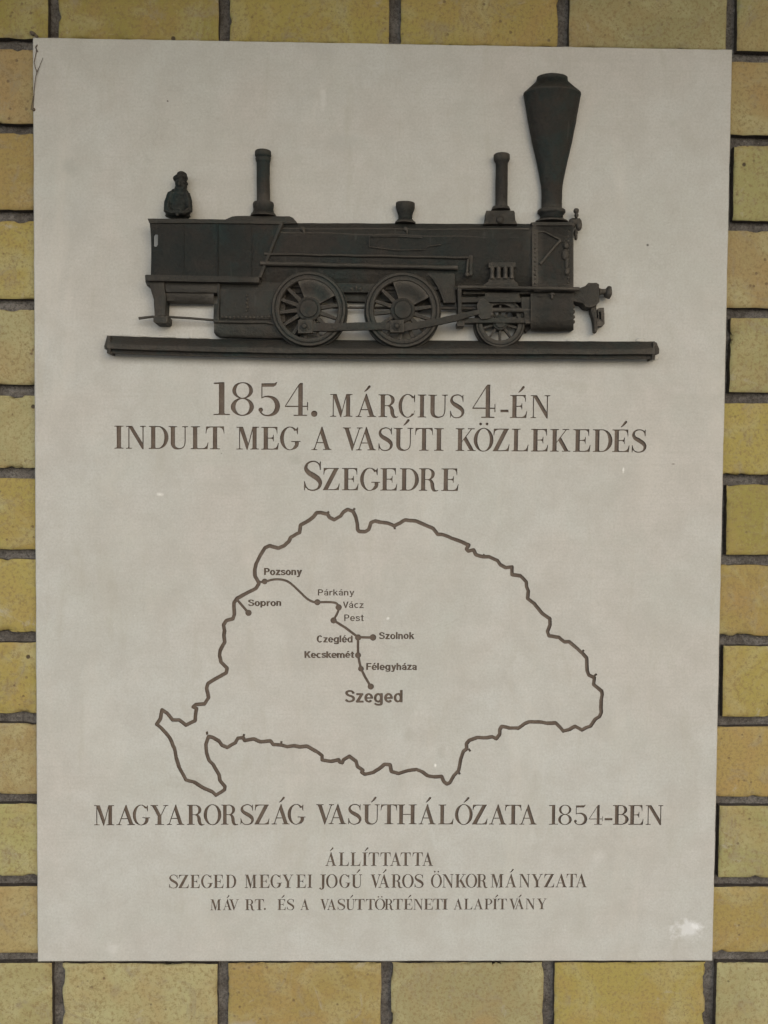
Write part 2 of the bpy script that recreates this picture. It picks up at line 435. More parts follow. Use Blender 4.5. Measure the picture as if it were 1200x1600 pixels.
# bricks
olive = (0.300, 0.262, 0.070); gold = (0.350, 0.294, 0.086); pale = (0.360, 0.338, 0.168); tan = (0.335, 0.272, 0.128); orange = (0.345, 0.270, 0.090); greenp = (0.335, 0.318, 0.138); greyp = (0.330, 0.300, 0.150)
seen_left = [tan, orange, gold, pale, pale, gold, gold, gold, tan, greenp, tan]
seen_right = [tan, greenp, tan, greenp, gold, olive, orange, gold, orange, greenp, orange]
top_row = [olive, olive, gold, gold, greyp, pale]; bot_row = [greyp, pale, orange, greyp, gold, pale]
def brick_mesh(x0, x1, z0, z1, seed):
    bm = bmesh.new()
    W, H = x1 - x0, z1 - z0
    def grid(L, n):
        e = [0, 0.0008, 0.002, 0.0045]
        mid = [0.0045 + (L - 0.009) * k / n for k in range(1, n)]
        return e + mid + [L - q for q in reversed(e)]
    near = abs((x0 + x1) / 2) < 0.62 and z0 > -0.75 and z1 < 0.75
    us, vs = (grid(W, 30), grid(H, 15)) if near else (grid(W, 8), grid(H, 4))
    s = Vector((seed * 3.17, seed * 1.7, seed * 0.9))
    G = []
    for v in vs:
        r = []
        for u in us:
            p = Vector((x0 + u, 0, z0 + v))
            e = min(u, W - u, v, H - v)
            d = 0.0
            if e < 0.0045: d += 0.0016 * (1 - e / 0.0045) ** 2.2
            ch = noise.noise(p * 55 + s) + 0.5 * noise.noise(p * 130 + s)
            cfac = max(0.0, 1 - e / 0.007)
            d += max(0.0, ch - 0.20) * 0.012 * cfac
            d += 0.0006 * noise.noise(p * 14 + s) + 0.00025 * noise.noise(p * 90 + s)
            nx = noise.noise(p * 60 + s * 2) * 0.0007 + noise.noise(p * 8 + s) * 0.0010; nz = noise.noise(p * 60 - s) * 0.0007 + noise.noise(p * 8 - s) * 0.0009
            inset = max(0.0, ch - 0.30) * 0.006 * (1 if e < 0.001 else 0)
            ix = inset if u < 0.001 else (-inset if W - u < 0.001 else 0)
            iz = inset if v < 0.001 else (-inset if H - v < 0.001 else 0)
            r.append(bm.verts.new((p.x + nx + ix, 0.010 + d, p.z + nz + iz)))
        G.append(r)
    for j in range(len(vs) - 1):
        for i in range(len(us) - 1):
            bm.faces.new((G[j][i], G[j][i + 1], G[j + 1][i + 1], G[j + 1][i]))
    ring = G[0] + [G[j][-1] for j in range(1, len(vs))] + list(reversed(G[-1][:-1])) + [G[j][0] for j in range(len(vs) - 2, 0, -1)]
    prev = ring
    for dep in (0.0145, 0.034):
        cur = [bm.verts.new((v.co.x, dep, v.co.z)) for v in prev]
        for k in range(len(ring)):
            l = (k + 1) % len(ring)
            f = bm.faces.new((prev[k], cur[k], cur[l], prev[l])); f.material_index = 1
        prev = cur
    return fixn(bm)
JX, JZ = 0.0130, 0.0122
nb = 0
for r in range(len(zl) - 1):
    z1, z0 = zl[r] - JZ / 2, zl[r + 1] + JZ / 2
    row = r - 7 + 1            # rows 1..11 run beside the plaque
    half = 0.5 if row % 2 else 0.0
    for k in range(-7, 12):
        x0 = X0 + (k + half - 1) * PX + JX / 2; x1 = X0 + (k + half) * PX - JX / 2
        if x1 < XA + 0.01 or x0 > XB - 0.01: continue
        if 1 <= row <= 11 and x0 > -0.395 and x1 < 0.395: continue
        c = random.choice([olive, gold, pale, tan, orange, greenp, greyp])
        if 1 <= row <= 11:
            if x0 < -0.41 and x1 > -0.46: c = seen_left[row - 1]
            if x1 > 0.42 and x0 < 0.45: c = seen_right[row - 1]
        if row == 0 and 0 <= k < 6: c = top_row[k]
        if row == 12 and 0 <= k < 6: c = bot_row[k]
        jit = random.uniform(0.82, 0.95)
        o = obj('brick', brick_mesh(x0 + random.uniform(-.0008, .0008), x1 + random.uniform(-.0008, .0008), z0 + random.uniform(-.0006, .0006), z1 + random.uniform(-.0006, .0006), nb + 1), [BRICK, GRIME], wall, smooth=50)
        o.color = (c[0] * jit, c[1] * jit, c[2] * jit * random.uniform(.93, 1.05), 1)
        nb += 1

# ------------------------------------------------------------------ engraving: shapes in the plane, in millimetres
SHAPES = []      # (group index, [(x, z), ...])
GROUPS = []
def group(name, label=None, depth=1.3):
    GROUPS.append((name, label, depth)); return len(GROUPS) - 1
def add_poly(gi, pts): SHAPES.append((gi, pts))
def mm(px, py):
    q = at(px, py); return (q.x * 1000, q.z * 1000)
def disc(gi, c, r, n=14):
    add_poly(gi, [(c[0] + r * math.cos(2 * PI * k / n), c[1] + r * math.sin(2 * PI * k / n)) for k in range(n)])
def ribbon(gi, pts, w, wob=0.0):
    for a, b in zip(pts, pts[1:]):
        dx, dz = b[0] - a[0], b[1] - a[1]; L = math.hypot(dx, dz)
        if L < 1e-6: continue
        nx, nz = -dz / L * w / 2, dx / L * w / 2
        add_poly(gi, [(a[0] + nx, a[1] + nz), (a[0] - nx, a[1] - nz), (b[0] - nx, b[1] - nz), (b[0] + nx, b[1] + nz)])
    for p in pts[1:-1]: disc(gi, p, w / 2, 8)
def smooth_pts(pts, n=5):
    out = []
    for i in range(len(pts) - 1):
        p0 = pts[max(i - 1, 0)]; p1 = pts[i]; p2 = pts[i + 1]; p3 = pts[min(i + 2, len(pts) - 1)]
        for k in range(n):
            t = k / n
            out.append(tuple(0.5 * ((2 * b) + (-a + c) * t + (2 * a - 5 * b + 4 * c - d) * t * t + (-a + 3 * b - 3 * c + d) * t ** 3) for a, b, c, d in zip(p0, p1, p2, p3)))
    out.append(tuple(pts[-1])); return out

# --- a high-contrast serif alphabet drawn as strokes, cap height 1
def Rr(x0, y0, x1, y1): return [[(x0, y0), (x1, y0), (x1, y1), (x0, y1)]]
def Ring(cx, cy, rx, ry, th, tn, a0=0, a1=360, n=34):
    out = []; m = max(4, int(n * abs(a1 - a0) / 360))
    def o(a): return (cx + rx * math.cos(a), cy + ry * math.sin(a))
    def i(a): return (cx + (rx - th) * math.cos(a), cy + (ry - tn) * math.sin(a))
    for k in range(m):
        a = math.radians(a0 + (a1 - a0) * k / m); b = math.radians(a0 + (a1 - a0) * (k + 1) / m)
        out.append([o(a), o(b), i(b), i(a)])
    return out
def Stroke(pts, ws, n=4):
    P = smooth_pts([(x, y, w_) for (x, y), w_ in zip(pts, ws)], n); out = []; S = []
    for k, p in enumerate(P):
        a = P[max(k - 1, 0)]; b = P[min(k + 1, len(P) - 1)]
        dx, dy = b[0] - a[0], b[1] - a[1]; L = math.hypot(dx, dy) or 1
        nx, ny = -dy / L * p[2] / 2, dx / L * p[2] / 2
        S.append(((p[0] + nx, p[1] + ny), (p[0] - nx, p[1] - ny)))
    for a, b in zip(S, S[1:]): out.append([a[0], a[1], b[1], b[0]])
    return out
def Dot(cx, cy, r, n=14): return [[(cx + r * math.cos(2 * PI * k / n), cy + r * math.sin(2 * PI * k / n)) for k in range(n)]]
ST, HL, SF = 0.185, 0.045, 0.038
def serif(x0, x1, sx0, sx1, y):
    """hairline slab from x0 to x1 with little brackets against the stem sx0..sx1"""
    if y == 0: return Rr(x0, 0, x1, SF) + [[(sx0 - .03, SF - .004), (sx1 + .03, SF - .004), (sx1, .075), (sx0, .075)]]
    return Rr(x0, 1 - SF, x1, 1) + [[(sx0, .925), (sx1, .925), (sx1 + .03, 1 - SF + .004), (sx0 - .03, 1 - SF + .004)]]
def stem(x, w=ST, h0=0.0, h1=1.0): return Rr(x, h0, x + w, h1)
def G_I(): return stem(.105) + serif(0, .395, .105, .29, 0) + serif(0, .395, .105, .29, 1)
def arm_top(x0, x1): return Rr(x0, .958, x1 - .02, 1) + [[(x1 - .20, .962), (x1 - .10, .93), (x1 - .045, .85), (x1 - .02, .70), (x1, .70), (x1, 1), (x1 - .20, 1)]]
def arm_bot(x0, x1): return Rr(x0, 0, x1 - .02, .042) + [[(x1 - .24, 0), (x1 - .02, 0), (x1 + .012, .30), (x1 - .012, .30), (x1 - .06, .15), (x1 - .13, .07), (x1 - .24, .04)]]
def G_E():
    return stem(.10) + serif(0, .2, .10, .285, 0) + serif(0, .2, .10, .285, 1) + arm_top(.2, .69) + arm_bot(.2, .74) + Rr(.2, .487, .53, .527) + \
        [[(.42, .527), (.50, .56), (.515, .655), (.54, .655), (.54, .36), (.515, .36), (.50, .455), (.42, .487)]]
def G_L(): return stem(.10) + serif(0, .2, .10, .285, 0) + serif(0, .40, .10, .285, 1) + arm_bot(.2, .75)
def G_D(): return stem(.10) + serif(0, .2, .10, .285, 0) + serif(0, .2, .10, .285, 1) + Rr(.2, 0, .42, .04) + Rr(.2, .96, .42, 1) + Ring(.40, .5, .45, .5, .175, .04, -90, 90)
def G_N(): return Rr(.10, 0, .145, .98) + serif(0, .25, .10, .145, 0) + Rr(0, 1 - SF, .26, 1) + [[(.09, 1), (.275, 1), (.76, .19), (.76, -.02), (.70, -.02)]] + Rr(.715, 0.02, .76, 1) + serif(.61, .86, .715, .76, 1)
def G_U(): return stem(.10, ST, .33, 1) + serif(0, .385, .10, .285, 1) + serif(.60, .86, .71, .755, 1) + Rr(.71, .36, .755, 1) + \
        Stroke([(.1925, .35), (.198, .20), (.27, .07), (.44, .012), (.61, .05), (.705, .17), (.7325, .38)], [ST, .18, .135, .06, .045, .045, .045])
def G_T(): return stem(.315) + serif(.19, .62, .315, .50, 0) + Rr(.03, .957, .78, 1) + [[(0, .69), (.022, .69), (.05, .84), (.11, .925), (.22, .960), (.22, 1), (.02, 1)], [(.81, .69), (.788, .69), (.76, .84), (.70, .925), (.59, .960), (.59, 1), (.79, 1)]]
def G_M(): return Rr(.115, 0, .158, .98) + serif(0, .27, .115, .158, 0) + Rr(0, 1 - SF, .25, 1) + [[(.10, 1), (.285, 1), (.54, .21), (.485, -.015), (.45, -.015)], [(.45, -.015), (.487, -.015), (.745, 1), (.70, 1)]] + stem(.70, .18) + serif(.60, .98, .70, .88, 0) + Rr(.70, 1 - SF, .98, 1) + [[(.88, .925), (.91, .966), (.86, .966)]]
def G_A(): return [[(.10, .02), (.145, .02), (.455, .95), (.43, 1.02)], [(.605, .02), (.79, .02), (.468, 1.02), (.43, 1.02), (.357, .80)]] + Rr(.19, .30, .64, .343) + serif(0, .25, .10, .145, 0) + serif(.50, .87, .605, .79, 0)
def G_V(): return [[(.765, .98), (.72, .98), (.41, .05), (.435, -.02)], [(.26, .98), (.075, .98), (.397, -.02), (.435, -.02), (.508, .20)]] + serif(.62, .87, .72, .765, 1) + serif(0, .36, .08, .26, 1)
def G_G(): return Ring(.43, .5, .43, .52, .165, .035, 42, 322) + Rr(.50, .345, .90, .385) + [[(.65, .36), (.825, .36), (.825, .24), (.79, .14), (.70, .05), (.60, .01), (.60, .05), (.655, .12)]] + [[(.76, .68), (.785, .68), (.79, .99), (.765, .99), (.70, .90), (.66, .885), (.72, .83)]]
def G_C(): return Ring(.43, .5, .43, .52, .165, .035, 42, 318) + [[(.745, .66), (.77, .66), (.775, .99), (.75, .99), (.70, .90), (.66, .885), (.71, .83)]] + [[(.72, .16), (.69, .12), (.755, .30), (.78, .30)]]
def G_S(): return Stroke([(.565, .80), (.48, .945), (.32, 1.0), (.14, .93), (.075, .77), (.16, .62), (.33, .51), (.49, .39), (.565, .24), (.50, .07), (.32, -.002), (.15, .04), (.045, .19)], [.03, .045, .045, .07, .12, .165, .185, .175, .13, .075, .045, .045, .03], 4) + \
        [[(.555, .70), (.582, .70), (.582, 1.0), (.56, 1.0), (.52, .90), (.49, .92), (.53, .84)], [(.018, .31), (.045, .31), (.09, .14), (.11, .07), (.06, .09), (.04, 0), (.018, 0)]]
def G_O(): return Ring(.43, .5, .43, .525, .16, .035, 0, 360, 44)
def G_K(): return stem(.10) + serif(0, .385, .10, .285, 0) + serif(0, .385, .10, .285, 1) + [[(.28, .38), (.28, .44), (.685, .98), (.735, .98)], [(.345, .51), (.47, .65), (.825, .02), (.64, .02)]] + Rr(.54, 1 - SF, .84, 1) + Rr(.53, 0, .90, SF)
def G_Z(): return Rr(.07, .958, .70, 1) + [[(.04, .70), (.065, .70), (.10, .87), (.19, .94), (.28, .96), (.28, 1), (.05, 1)], [(.49, .97), (.695, .99), (.235, .03), (.02, .01)]] + arm_bot(.02, .72)
def G_H(): return stem(.10) + serif(0, .385, .10, .285, 0) + serif(0, .385, .10, .285, 1) + stem(.665) + serif(.565, .95, .665, .85, 0) + serif(.565, .95, .665, .85, 1) + Rr(.27, .48, .68, .522)
def G_P(): return stem(.10) + serif(0, .40, .10, .285, 0) + serif(0, .2, .10, .285, 1) + Rr(.2, .96, .42, 1) + Rr(.2, .46, .42, .50) + Ring(.41, .73, .33, .27, .16, .035, -90, 90)
def G_R(): return stem(.10) + serif(0, .385, .10, .285, 0) + serif(0, .2, .10, .285, 1) + Rr(.2, .96, .42, 1) + Rr(.2, .485, .44, .52) + Ring(.41, .742, .31, .258, .155, .035, -90, 90) + \
        Stroke([(.40, .50), (.52, .47), (.60, .33), (.62, .17), (.68, .03), (.80, -.005), (.88, .03)], [.04, .11, .165, .165, .13, .05, .035])
def G_B(): return stem(.10) + serif(0, .2, .10, .285, 0) + serif(0, .2, .10, .285, 1) + Rr(.2, .96, .42, 1) + Rr(.2, 0, .43, .04) + Rr(.2, .505, .42, .54) + Ring(.40, .755, .31, .245, .15, .035, -90, 90) + Ring(.42, .27, .37, .27, .17, .035, -90, 90)
def G_Y(): return [[(.075, .98), (.26, .98), (.535, .46), (.35, .44)], [(.47, .44), (.52, .44), (.775, .98), (.73, .98)]] + stem(.35, .185, 0, .48) + serif(.23, .66, .35, .535, 0) + serif(0, .37, .09, .26, 1) + serif(.62, .88, .73, .775, 1)
def G_J(): return stem(.20, ST, .12, 1) + serif(.08, .50, .20, .385, 1) + Stroke([(.2925, .16), (.285, .0), (.22, -.09), (.12, -.115), (.05, -.06)], [ST, .15, .10, .05, .06]) + Dot(.06, -.04, .06)
def G_1(): return stem(.16, .165, 0, .97) + [[(0, .955), (.03, .94), (.16, .945), (.30, .95), (.325, 1.0), (.20, 1.0), (0, .985)]] + Rr(0, 0, .49, .035) + [[(.13, .03), (.355, .03), (.325, .07), (.16, .07)]]
def G_8(): return Ring(.35, .755, .31, .252, .115, .03) + Ring(.345, .255, .345, .275, .135, .032)
def G_5(): return Rr(.09, .52, .122, .97) + [[(.09, .98), (.09, .875), (.46, .875), (.535, .93), (.565, 1.02), (.54, 1.02), (.49, .985)]] + \
        Stroke([(.10, .535), (.20, .575), (.35, .57), (.51, .47), (.575, .29), (.51, .10), (.34, .005), (.16, .02), (.06, .12)], [.03, .04, .07, .13, .15, .125, .055, .04, .06]) + Dot(.075, .175, .07)
def G_4(): return [[(.40, 0), (.535, 0), (.535, 1.0), (.45, 1.0), (.40, .92)], [(0, .30), (.035, .305), (.46, .98), (.42, .97)]] + Rr(0, .27, .68, .308) + Rr(.27, 0, .67, .035) + Rr(.668, .17, .695, .42)
def G_dash(): return Rr(0, .0, 1, 1)
def accent(c0): return Stroke([(c0 - .09, 1.105), (c0 + .03, 1.22), (c0 + .12, 1.33)], [.03, .085, .11], 2) + Dot(c0 + .125, 1.335, .055, 10)
def umlaut(c0): return Dot(c0 - .14, 1.20, .062) + Dot(c0 + .14, 1.20, .062)
GL = dict(I=G_I, E=G_E, L=G_L, D=G_D, N=G_N, U=G_U, T=G_T, M=G_M, A=G_A, V=G_V, G=G_G, C=G_C, S=G_S, O=G_O, K=G_K, Z=G_Z, H=G_H, P=G_P, R=G_R, B=G_B, Y=G_Y, J=G_J)
GL.update({'1': G_1, '8': G_8, '5': G_5, '4': G_4})
ACC = {'Á': 'A', 'É': 'E', 'Ú': 'U', 'Í': 'I', 'Ó': 'O'}; UML = {'Ö': 'O'}
def put(gi, ch, x0, x1, top, base):
    """engrave one letter whose ink spans x0..x1 and top..base (photo pixels)"""
    if ch == '.':
        c = mm((x0 + x1) / 2, base - (x1 - x0) / 2); disc(gi, c, (x1 - x0) / 2 * mpp() * 1000, 14); return
    if ch == '-':
        add_poly(gi, [mm(x0, base), mm(x1, base), mm(x1, top), mm(x0, top)]); return
    b = ACC.get(ch) or UML.get(ch) or ch
    polys = GL[b]()
    xs = [p[0] for q in polys for p in q]; a0, a1 = min(xs), max(xs)
    if ch in ACC: polys = polys + accent((a0 + a1) / 2 + (.08 if b != 'A' else .02))
    if ch in UML: polys = polys + umlaut((a0 + a1) / 2)
    P0 = mm(x0, base); P1 = mm(x1, base); T0 = mm(x0, top)
    seed = random.random() * 50
    for q in polys:
        pts = []
        for x, y in q:
            u = (x - a0) / (a1 - a0)
            X = P0[0] + (P1[0] - P0[0]) * u; Z = P0[1] + (P1[1] - P0[1]) * u + (T0[1] - P0[1]) * y
            n = noise.noise_vector(Vector((X * 0.25, Z * 0.25, seed))) * 0.16      # hand-cut unevenness
            pts.append((X + n.x, Z + n.y))
        add_poly(gi, pts)
def line(gi, items, topf, basef):
    for ch, a, b in items: 
        m_ = (a + b) / 2; put(gi, ch, a, b, topf(m_), basef(m_))
lin = lambda xa, ya, xb, yb: (lambda x: ya + (x - xa) * (yb - ya) / (xb - xa))

g = group('inscription_line', 'engraved date line 1854. MÁRCIUS 4-ÉN in brown serif capitals', 2.0)
line(g, [('1', 333.8, 359.3), ('8', 360.8, 396.8), ('5', 403.8, 437.5), ('4', 445, 481.3)], lin(334, 597, 481, 598.6), lin(334, 648.3, 481, 650))
put(g, '.', 486, 496, 0, 651.5)
line(g, [('M', 515.8, 550.5), ('Á', 555.8, 587.5), ('R', 591.2, 622.5), ('C', 622.5, 648.5), ('I', 652.5, 665.8), ('U', 668.8, 699.5), ('S', 703, 725.5)], lin(515, 615.5, 725, 617), lin(515, 651, 725, 652.8))
put(g, '4', 738, 773.8, 600.8, 653); put(g, '-', 782, 794.5, 640.2, 644.2)
line(g, [('É', 796.8, 823.3), ('N', 828.8, 859.3)], lin(796, 617, 860, 617.8), lin(796, 653, 860, 653.3))
g = group('inscription_line', 'engraved line INDULT MEG A VASÚTI KÖZLEKEDÉS in brown serif capitals', 2.0)
line(g, [('I', 178.8, 193), ('N', 197, 228), ('D', 232.5, 263.2), ('U', 263.4, 293.8), ('L', 298, 325.5), ('T', 321.3, 350.5),
         ('M', 369.5, 404.5), ('E', 408.3, 435.5), ('G', 437.5, 469.5), ('A', 486.8, 518), ('V', 535.5, 566.3), ('A', 556.3, 587.5), ('S', 591.3, 613.8), ('Ú', 615.5, 645.5), ('T', 648.3, 676.3), ('I', 678.3, 693),
         ('K', 711.8, 743.3), ('Ö', 740, 770.8), ('Z', 770, 795.8), ('L', 799.3, 825.5), ('E', 829.5, 856.3), ('K', 859.6, 891), ('E', 895.4, 922.4), ('D', 926, 956.6), ('É', 956.4, 983.4), ('S', 987, 1010)],
     lin(185, 665.2, 1010, 671.5), lin(185, 701, 1010, 706.6))
g = group('inscription_line', 'engraved word SZEGEDRE centred under the two upper lines', 2.0)
put(g, 'S', 475, 503.3, 720.8, 766)
line(g, [('Z', 504.5, 530.5), ('E', 534.3, 560), ('G', 562.5, 593.8), ('E', 594.3, 620.5), ('D', 624.5, 654.3), ('R', 654.5, 685), ('E', 689.5, 716.3)], lin(504, 731.2, 716, 732), lin(504, 765.8, 716, 767.2))
g = group('inscription_line', 'engraved line MAGYARORSZÁG VASÚTHÁLÓZATA 1854-BEN below the map', 1.9)
line(g, [('M', 147, 178.3), ('A', 181.8, 211.3), ('G', 207.5, 234.5), ('Y', 235, 263.3), ('A', 260.5, 288), ('R', 292, 320), ('O', 318.3, 345.8), ('R', 345.5, 372.5), ('S', 375.8, 396.8), ('Z', 397.5, 420.8), ('Á', 424.5, 452.5), ('G', 449.3, 477.3)],
     lin(147, 1258.3, 477, 1256.8), lin(147, 1289.5, 477, 1287.8))
line(g, [('V', 494, 521.9), ('A', 513.3, 541.3), ('S', 544, 564.8), ('Ú', 566.7, 593.3), ('T', 594.7, 620.5), ('H', 620.5, 650.7), ('Á', 654, 680.5), ('L', 684.8, 708.5), ('Ó', 710.7, 738.5), ('Z', 737.5, 761.5), ('A', 763.9, 791.3), ('T', 788.7, 814.5), ('A', 811.3, 838.5),
         ('1', 857.5, 871.9), ('8', 871.9, 893.2), ('5', 896.7, 917.5), ('4', 919.9, 941.5), ('B', 957.5, 982), ('E', 981.5, 1005.2), ('N', 1008.7, 1035.9)],
     lin(494, 1256.6, 1036, 1258.2), lin(494, 1287.6, 1036, 1288.8))
put(g, '-', 944.7, 956.7, 1278.2, 1281.8)
g = group('inscription_line', 'small engraved word ÁLLÍTTATTA centred below the large caption', 1.4)
line(g, [('Á', 508.3, 525.6), ('L', 529.4, 545.1), ('L', 547.6, 563.3), ('Í', 565.8, 574.1), ('T', 575.8, 592.1), ('T', 594.2, 610.5), ('A', 609.4, 626.8), ('T', 625.6, 641.9), ('T', 644.4, 660.7), ('A', 659.8, 676.6)], lambda x: 1332, lambda x: 1352.8)
g = group('inscription_line', 'small engraved line SZEGED MEGYEI JOGÚ VÁROS ÖNKORMÁNYZATA', 1.4)
line(g, [('S', 264.4, 278.4), ('Z', 278.8, 295), ('E', 297.3, 312.3), ('G', 314.2, 332.4), ('E', 333.4, 349.3), ('D', 352.5, 369.2), ('M', 382.3, 401), ('E', 404.9, 421.2), ('G', 422.5, 440.3), ('Y', 441.3, 458.4), ('E', 462.8, 478.1), ('I', 480.5, 487.8),
         ('J', 498.8, 509.3), ('O', 509.3, 527.5), ('G', 530, 547.6), ('Ú', 549, 565.8), ('V', 578.9, 595.5), ('Á', 591.1, 608.4), ('R', 611.5, 628.7), ('O', 628.1, 646.3), ('S', 647.7, 661.7),
         ('Ö', 673.2, 690.4), ('N', 691, 708.4), ('K', 711, 729), ('O', 727.4, 745.4), ('R', 745, 762), ('M', 766.4, 786.6), ('Á', 789.4, 807), ('N', 811, 828), ('Y', 830, 848), ('Z', 850, 866), ('A', 867.6, 885.6), ('T', 885, 901), ('A', 899, 917)],
     lin(264, 1367, 917, 1365.4), lin(264, 1387.7, 917, 1386.3))
g = group('inscription_line', 'lowest small engraved line MÁV RT. ÉS A VASÚTTÖRTÉNETI ALAPÍTVÁNY', 1.3)
line(g, [('M', 328.6, 345.3), ('Á', 348.3, 362.1), ('V', 358.3, 373.3), ('R', 383.2, 398.2), ('T', 398, 412.5), ('É', 433.6, 446.5), ('S', 448.4, 459.9), ('A', 469.2, 483),
         ('V', 500.3, 514.5), ('A', 511.2, 525), ('S', 527.5, 539.4), ('Ú', 540.5, 554.3), ('T', 554.3, 569.7), ('T', 571.6, 586), ('Ö', 585.6, 601.9), ('R', 600.9, 615.1), ('T', 614.1, 629.5), ('É', 630.6, 644.8), ('N', 646, 660.7), ('E', 662.3, 676.6), ('T', 676.6, 691.4), ('I', 691, 699.6),
         ('A', 708.6, 722.6), ('L', 725, 738), ('A', 740, 754.6), ('P', 757, 769), ('Í', 769.6, 777), ('T', 777.6, 792), ('V', 795.6, 810), ('Á', 804, 818.6), ('N', 821, 835.6), ('Y', 839, 854)],
     lin(328, 1405.3, 854, 1404), lin(328, 1422.2, 854, 1420.6))
put(g, '.', 412.2, 415.4, 0, 1421.8)

# --- the map
def Z(ox, oy, f, pts): return [(ox + x / f, oy + y / f) for x, y in pts]
border = Z(380, 780, 5.4545, [(130, 705), (100, 655), (98, 600), (110, 550), (145, 480), (185, 415), (225, 397), (300, 418), (350, 395), (390, 360), (405, 325), (480, 285), (488, 220), (545, 190), (600, 150), (625, 117), (660, 115), (718, 128), (735, 155), (775, 175), (830, 145), (855, 110), (890, 88), (935, 105), (960, 150), (972, 210), (975, 260), (990, 275), (1040, 277), (1070, 260), (1090, 200), (1125, 185)])
border += Z(540, 780, 5.4545, [(290, 195), (360, 203), (415, 228), (510, 177), (600, 185), (680, 222), (745, 248), (785, 300), (820, 300), (930, 342), (1000, 368), (1050, 392), (1030, 425), (1045, 443)])
border += Z(700, 820, 6, [(240, 235), (260, 280), (330, 300), (385, 300), (465, 335), (490, 375), (540, 403), (600, 395), (600, 468), (680, 478), (735, 535), (735, 580), (753, 620), (745, 690), (810, 740), (880, 830), (955, 880), (955, 940), (932, 1000), (945, 1040)])
border += Z(800, 960, 7.5, [(550, 270), (615, 322), (670, 320), (740, 380), (830, 460), (875, 510), (880, 660), (900, 710), (965, 740), (955, 820), (1010, 865), (1050, 900), (1058, 940), (1045, 1000), (1042, 1100), (1048, 1150), (1025, 1200), (975, 1230), (920, 1310), (870, 1325), (820, 1355), (740, 1310), (670, 1350), (600, 1368), (560, 1320), (510, 1272), (410, 1275), (350, 1262), (200, 1258), (150, 1280), (70, 1335)])
border += Z(660, 1100, 5, [(740, 187), (680, 188), (620, 175), (605, 200), (605, 235), (578, 272), (545, 255), (500, 265), (430, 262), (365, 285), (343, 310), (345, 350), (320, 370), (300, 430), (283, 520), (245, 560), (215, 615), (190, 625), (165, 605), (150, 565), (90, 570), (40, 560), (0, 530)])
border += Z(460, 1120, 4.615, [(880, 380), (820, 388), (750, 408), (700, 395), (690, 345), (650, 343), (610, 375), (570, 400), (510, 415), (485, 400), (495, 385), (455, 360), (445, 320), (395, 285), (355, 310), (345, 332), (325, 325), (320, 310), (265, 322), (200, 312), (200, 280), (160, 250), (90, 212), (40, 218), (0, 208)])
border += Z(230, 1080, 4.8, [(1050, 417), (1010, 405), (945, 400), (925, 372), (850, 380), (800, 358), (730, 370), (720, 348), (680, 352), (660, 388), (600, 422), (560, 405), (540, 375), (490, 345), (460, 340), (440, 400), (445, 460), (465, 520), (495, 550), (540, 630), (545, 670), (585, 715), (580, 740), (515, 780), (490, 755), (410, 720), (350, 680), (290, 665), (240, 570), (218, 500), (205, 430), (170, 350), (110, 280), (70, 248), (100, 205), (112, 140), (150, 165), (190, 215), (240, 215), (290, 255), (360, 220), (362, 180), (370, 130), (345, 118), (365, 100), (430, 95), (460, 50)])
border += Z(280, 900, 6.667, [(300, 1230), (285, 1170), (300, 1120), (380, 1070), (490, 1010), (500, 960), (435, 895), (420, 830), (425, 780), (455, 720), (475, 690), (465, 620), (475, 570), (460, 510), (490, 465), (560, 445), (575, 400), (570, 280), (600, 235), (670, 195), (730, 165), (800, 130), (830, 80)])
border.append(border[0])
gb = group('map_border', 'closed engraved outline of the country on the map', 2.4)
bp = [mm(*p) for p in border]
for a, b in zip(bp, bp[1:]):
    L = math.hypot(b[0] - a[0], b[1] - a[1]); n = max(1, int(L / 3.5)); wdt = 4.35
    seg = []
    for k in range(n + 1):
        t = k / n; x = a[0] + (b[0] - a[0]) * t; z = a[1] + (b[1] - a[1]) * t
        q = noise.noise_vector(Vector((x * .35, z * .35, 3))) * (0.45 if 0 < k < n else 0.3)
        seg.append((x + q.x, z + q.y))
    ribbon(gb, seg, wdt * random.uniform(.93, 1.06))
    disc(gb, seg[-1], wdt / 2 * .98, 9)
# nicks where the chisel left the line
for (px, py, dx, dy) in [(511, 803, 3, -4), (551.5, 798, 3, -4), (616, 822, 1, 5), (757, 866, -3, 4), (928.5, 1056, 4, -3), (910, 1018, 2.5, -2.5), (439, 1163, 1, -5), (380.5, 1151, 1, -4), (324, 1148, -1, -5), (716.5, 1206, 2, 4), (732, 1170, 3, 4)]:
    ribbon(gb, [mm(px, py), mm(px + dx, py + dy)], 2.6)
gr = group('railway_line', 'thin engraved railway lines linking the towns on the map', 1.7)
A5 = 5.4545
rail = Z(380, 780, A5, [(140, 705), (183, 705), (240, 688), (300, 683), (360, 693), (410, 722), (480, 787), (540, 845), (590, 873), (632, 879), (700, 877), (770, 880), (800, 893), (815, 925), (805, 965), (770, 1032)])
ribbon(gr, smooth_pts([mm(*p) for p in rail], 3), 2.7)
for pl in ([(521.2, 969.2), (540, 981), (559.5, 995.7), (582.8, 996.2)], [(559.5, 995.7), (559.3, 1010), (559.5, 1023.8), (561.5, 1034), (564, 1044.5), (570, 1057), (579.2, 1072.7)], [(369.5, 936), (388.3, 957.7)]):
    ribbon(gr, [mm(*p) for p in pl], 3.0)
for (x, y, r) in [(413.5, 908.5, 4.6), (495.9, 941, 4.9), (529.2, 949, 5.0), (521.2, 969.4, 5.0), (559.6, 996, 5.0), (582.8, 996, 5.2), (559.4, 1023.8, 4.8), (564, 1045, 4.6), (579.3, 1072.7, 5.0), (388.3, 957.6, 5.0)]:
    gd = group('town_dot', None, 1.9); disc(gd, mm(x, y), r * mpp() * 1000, 14)
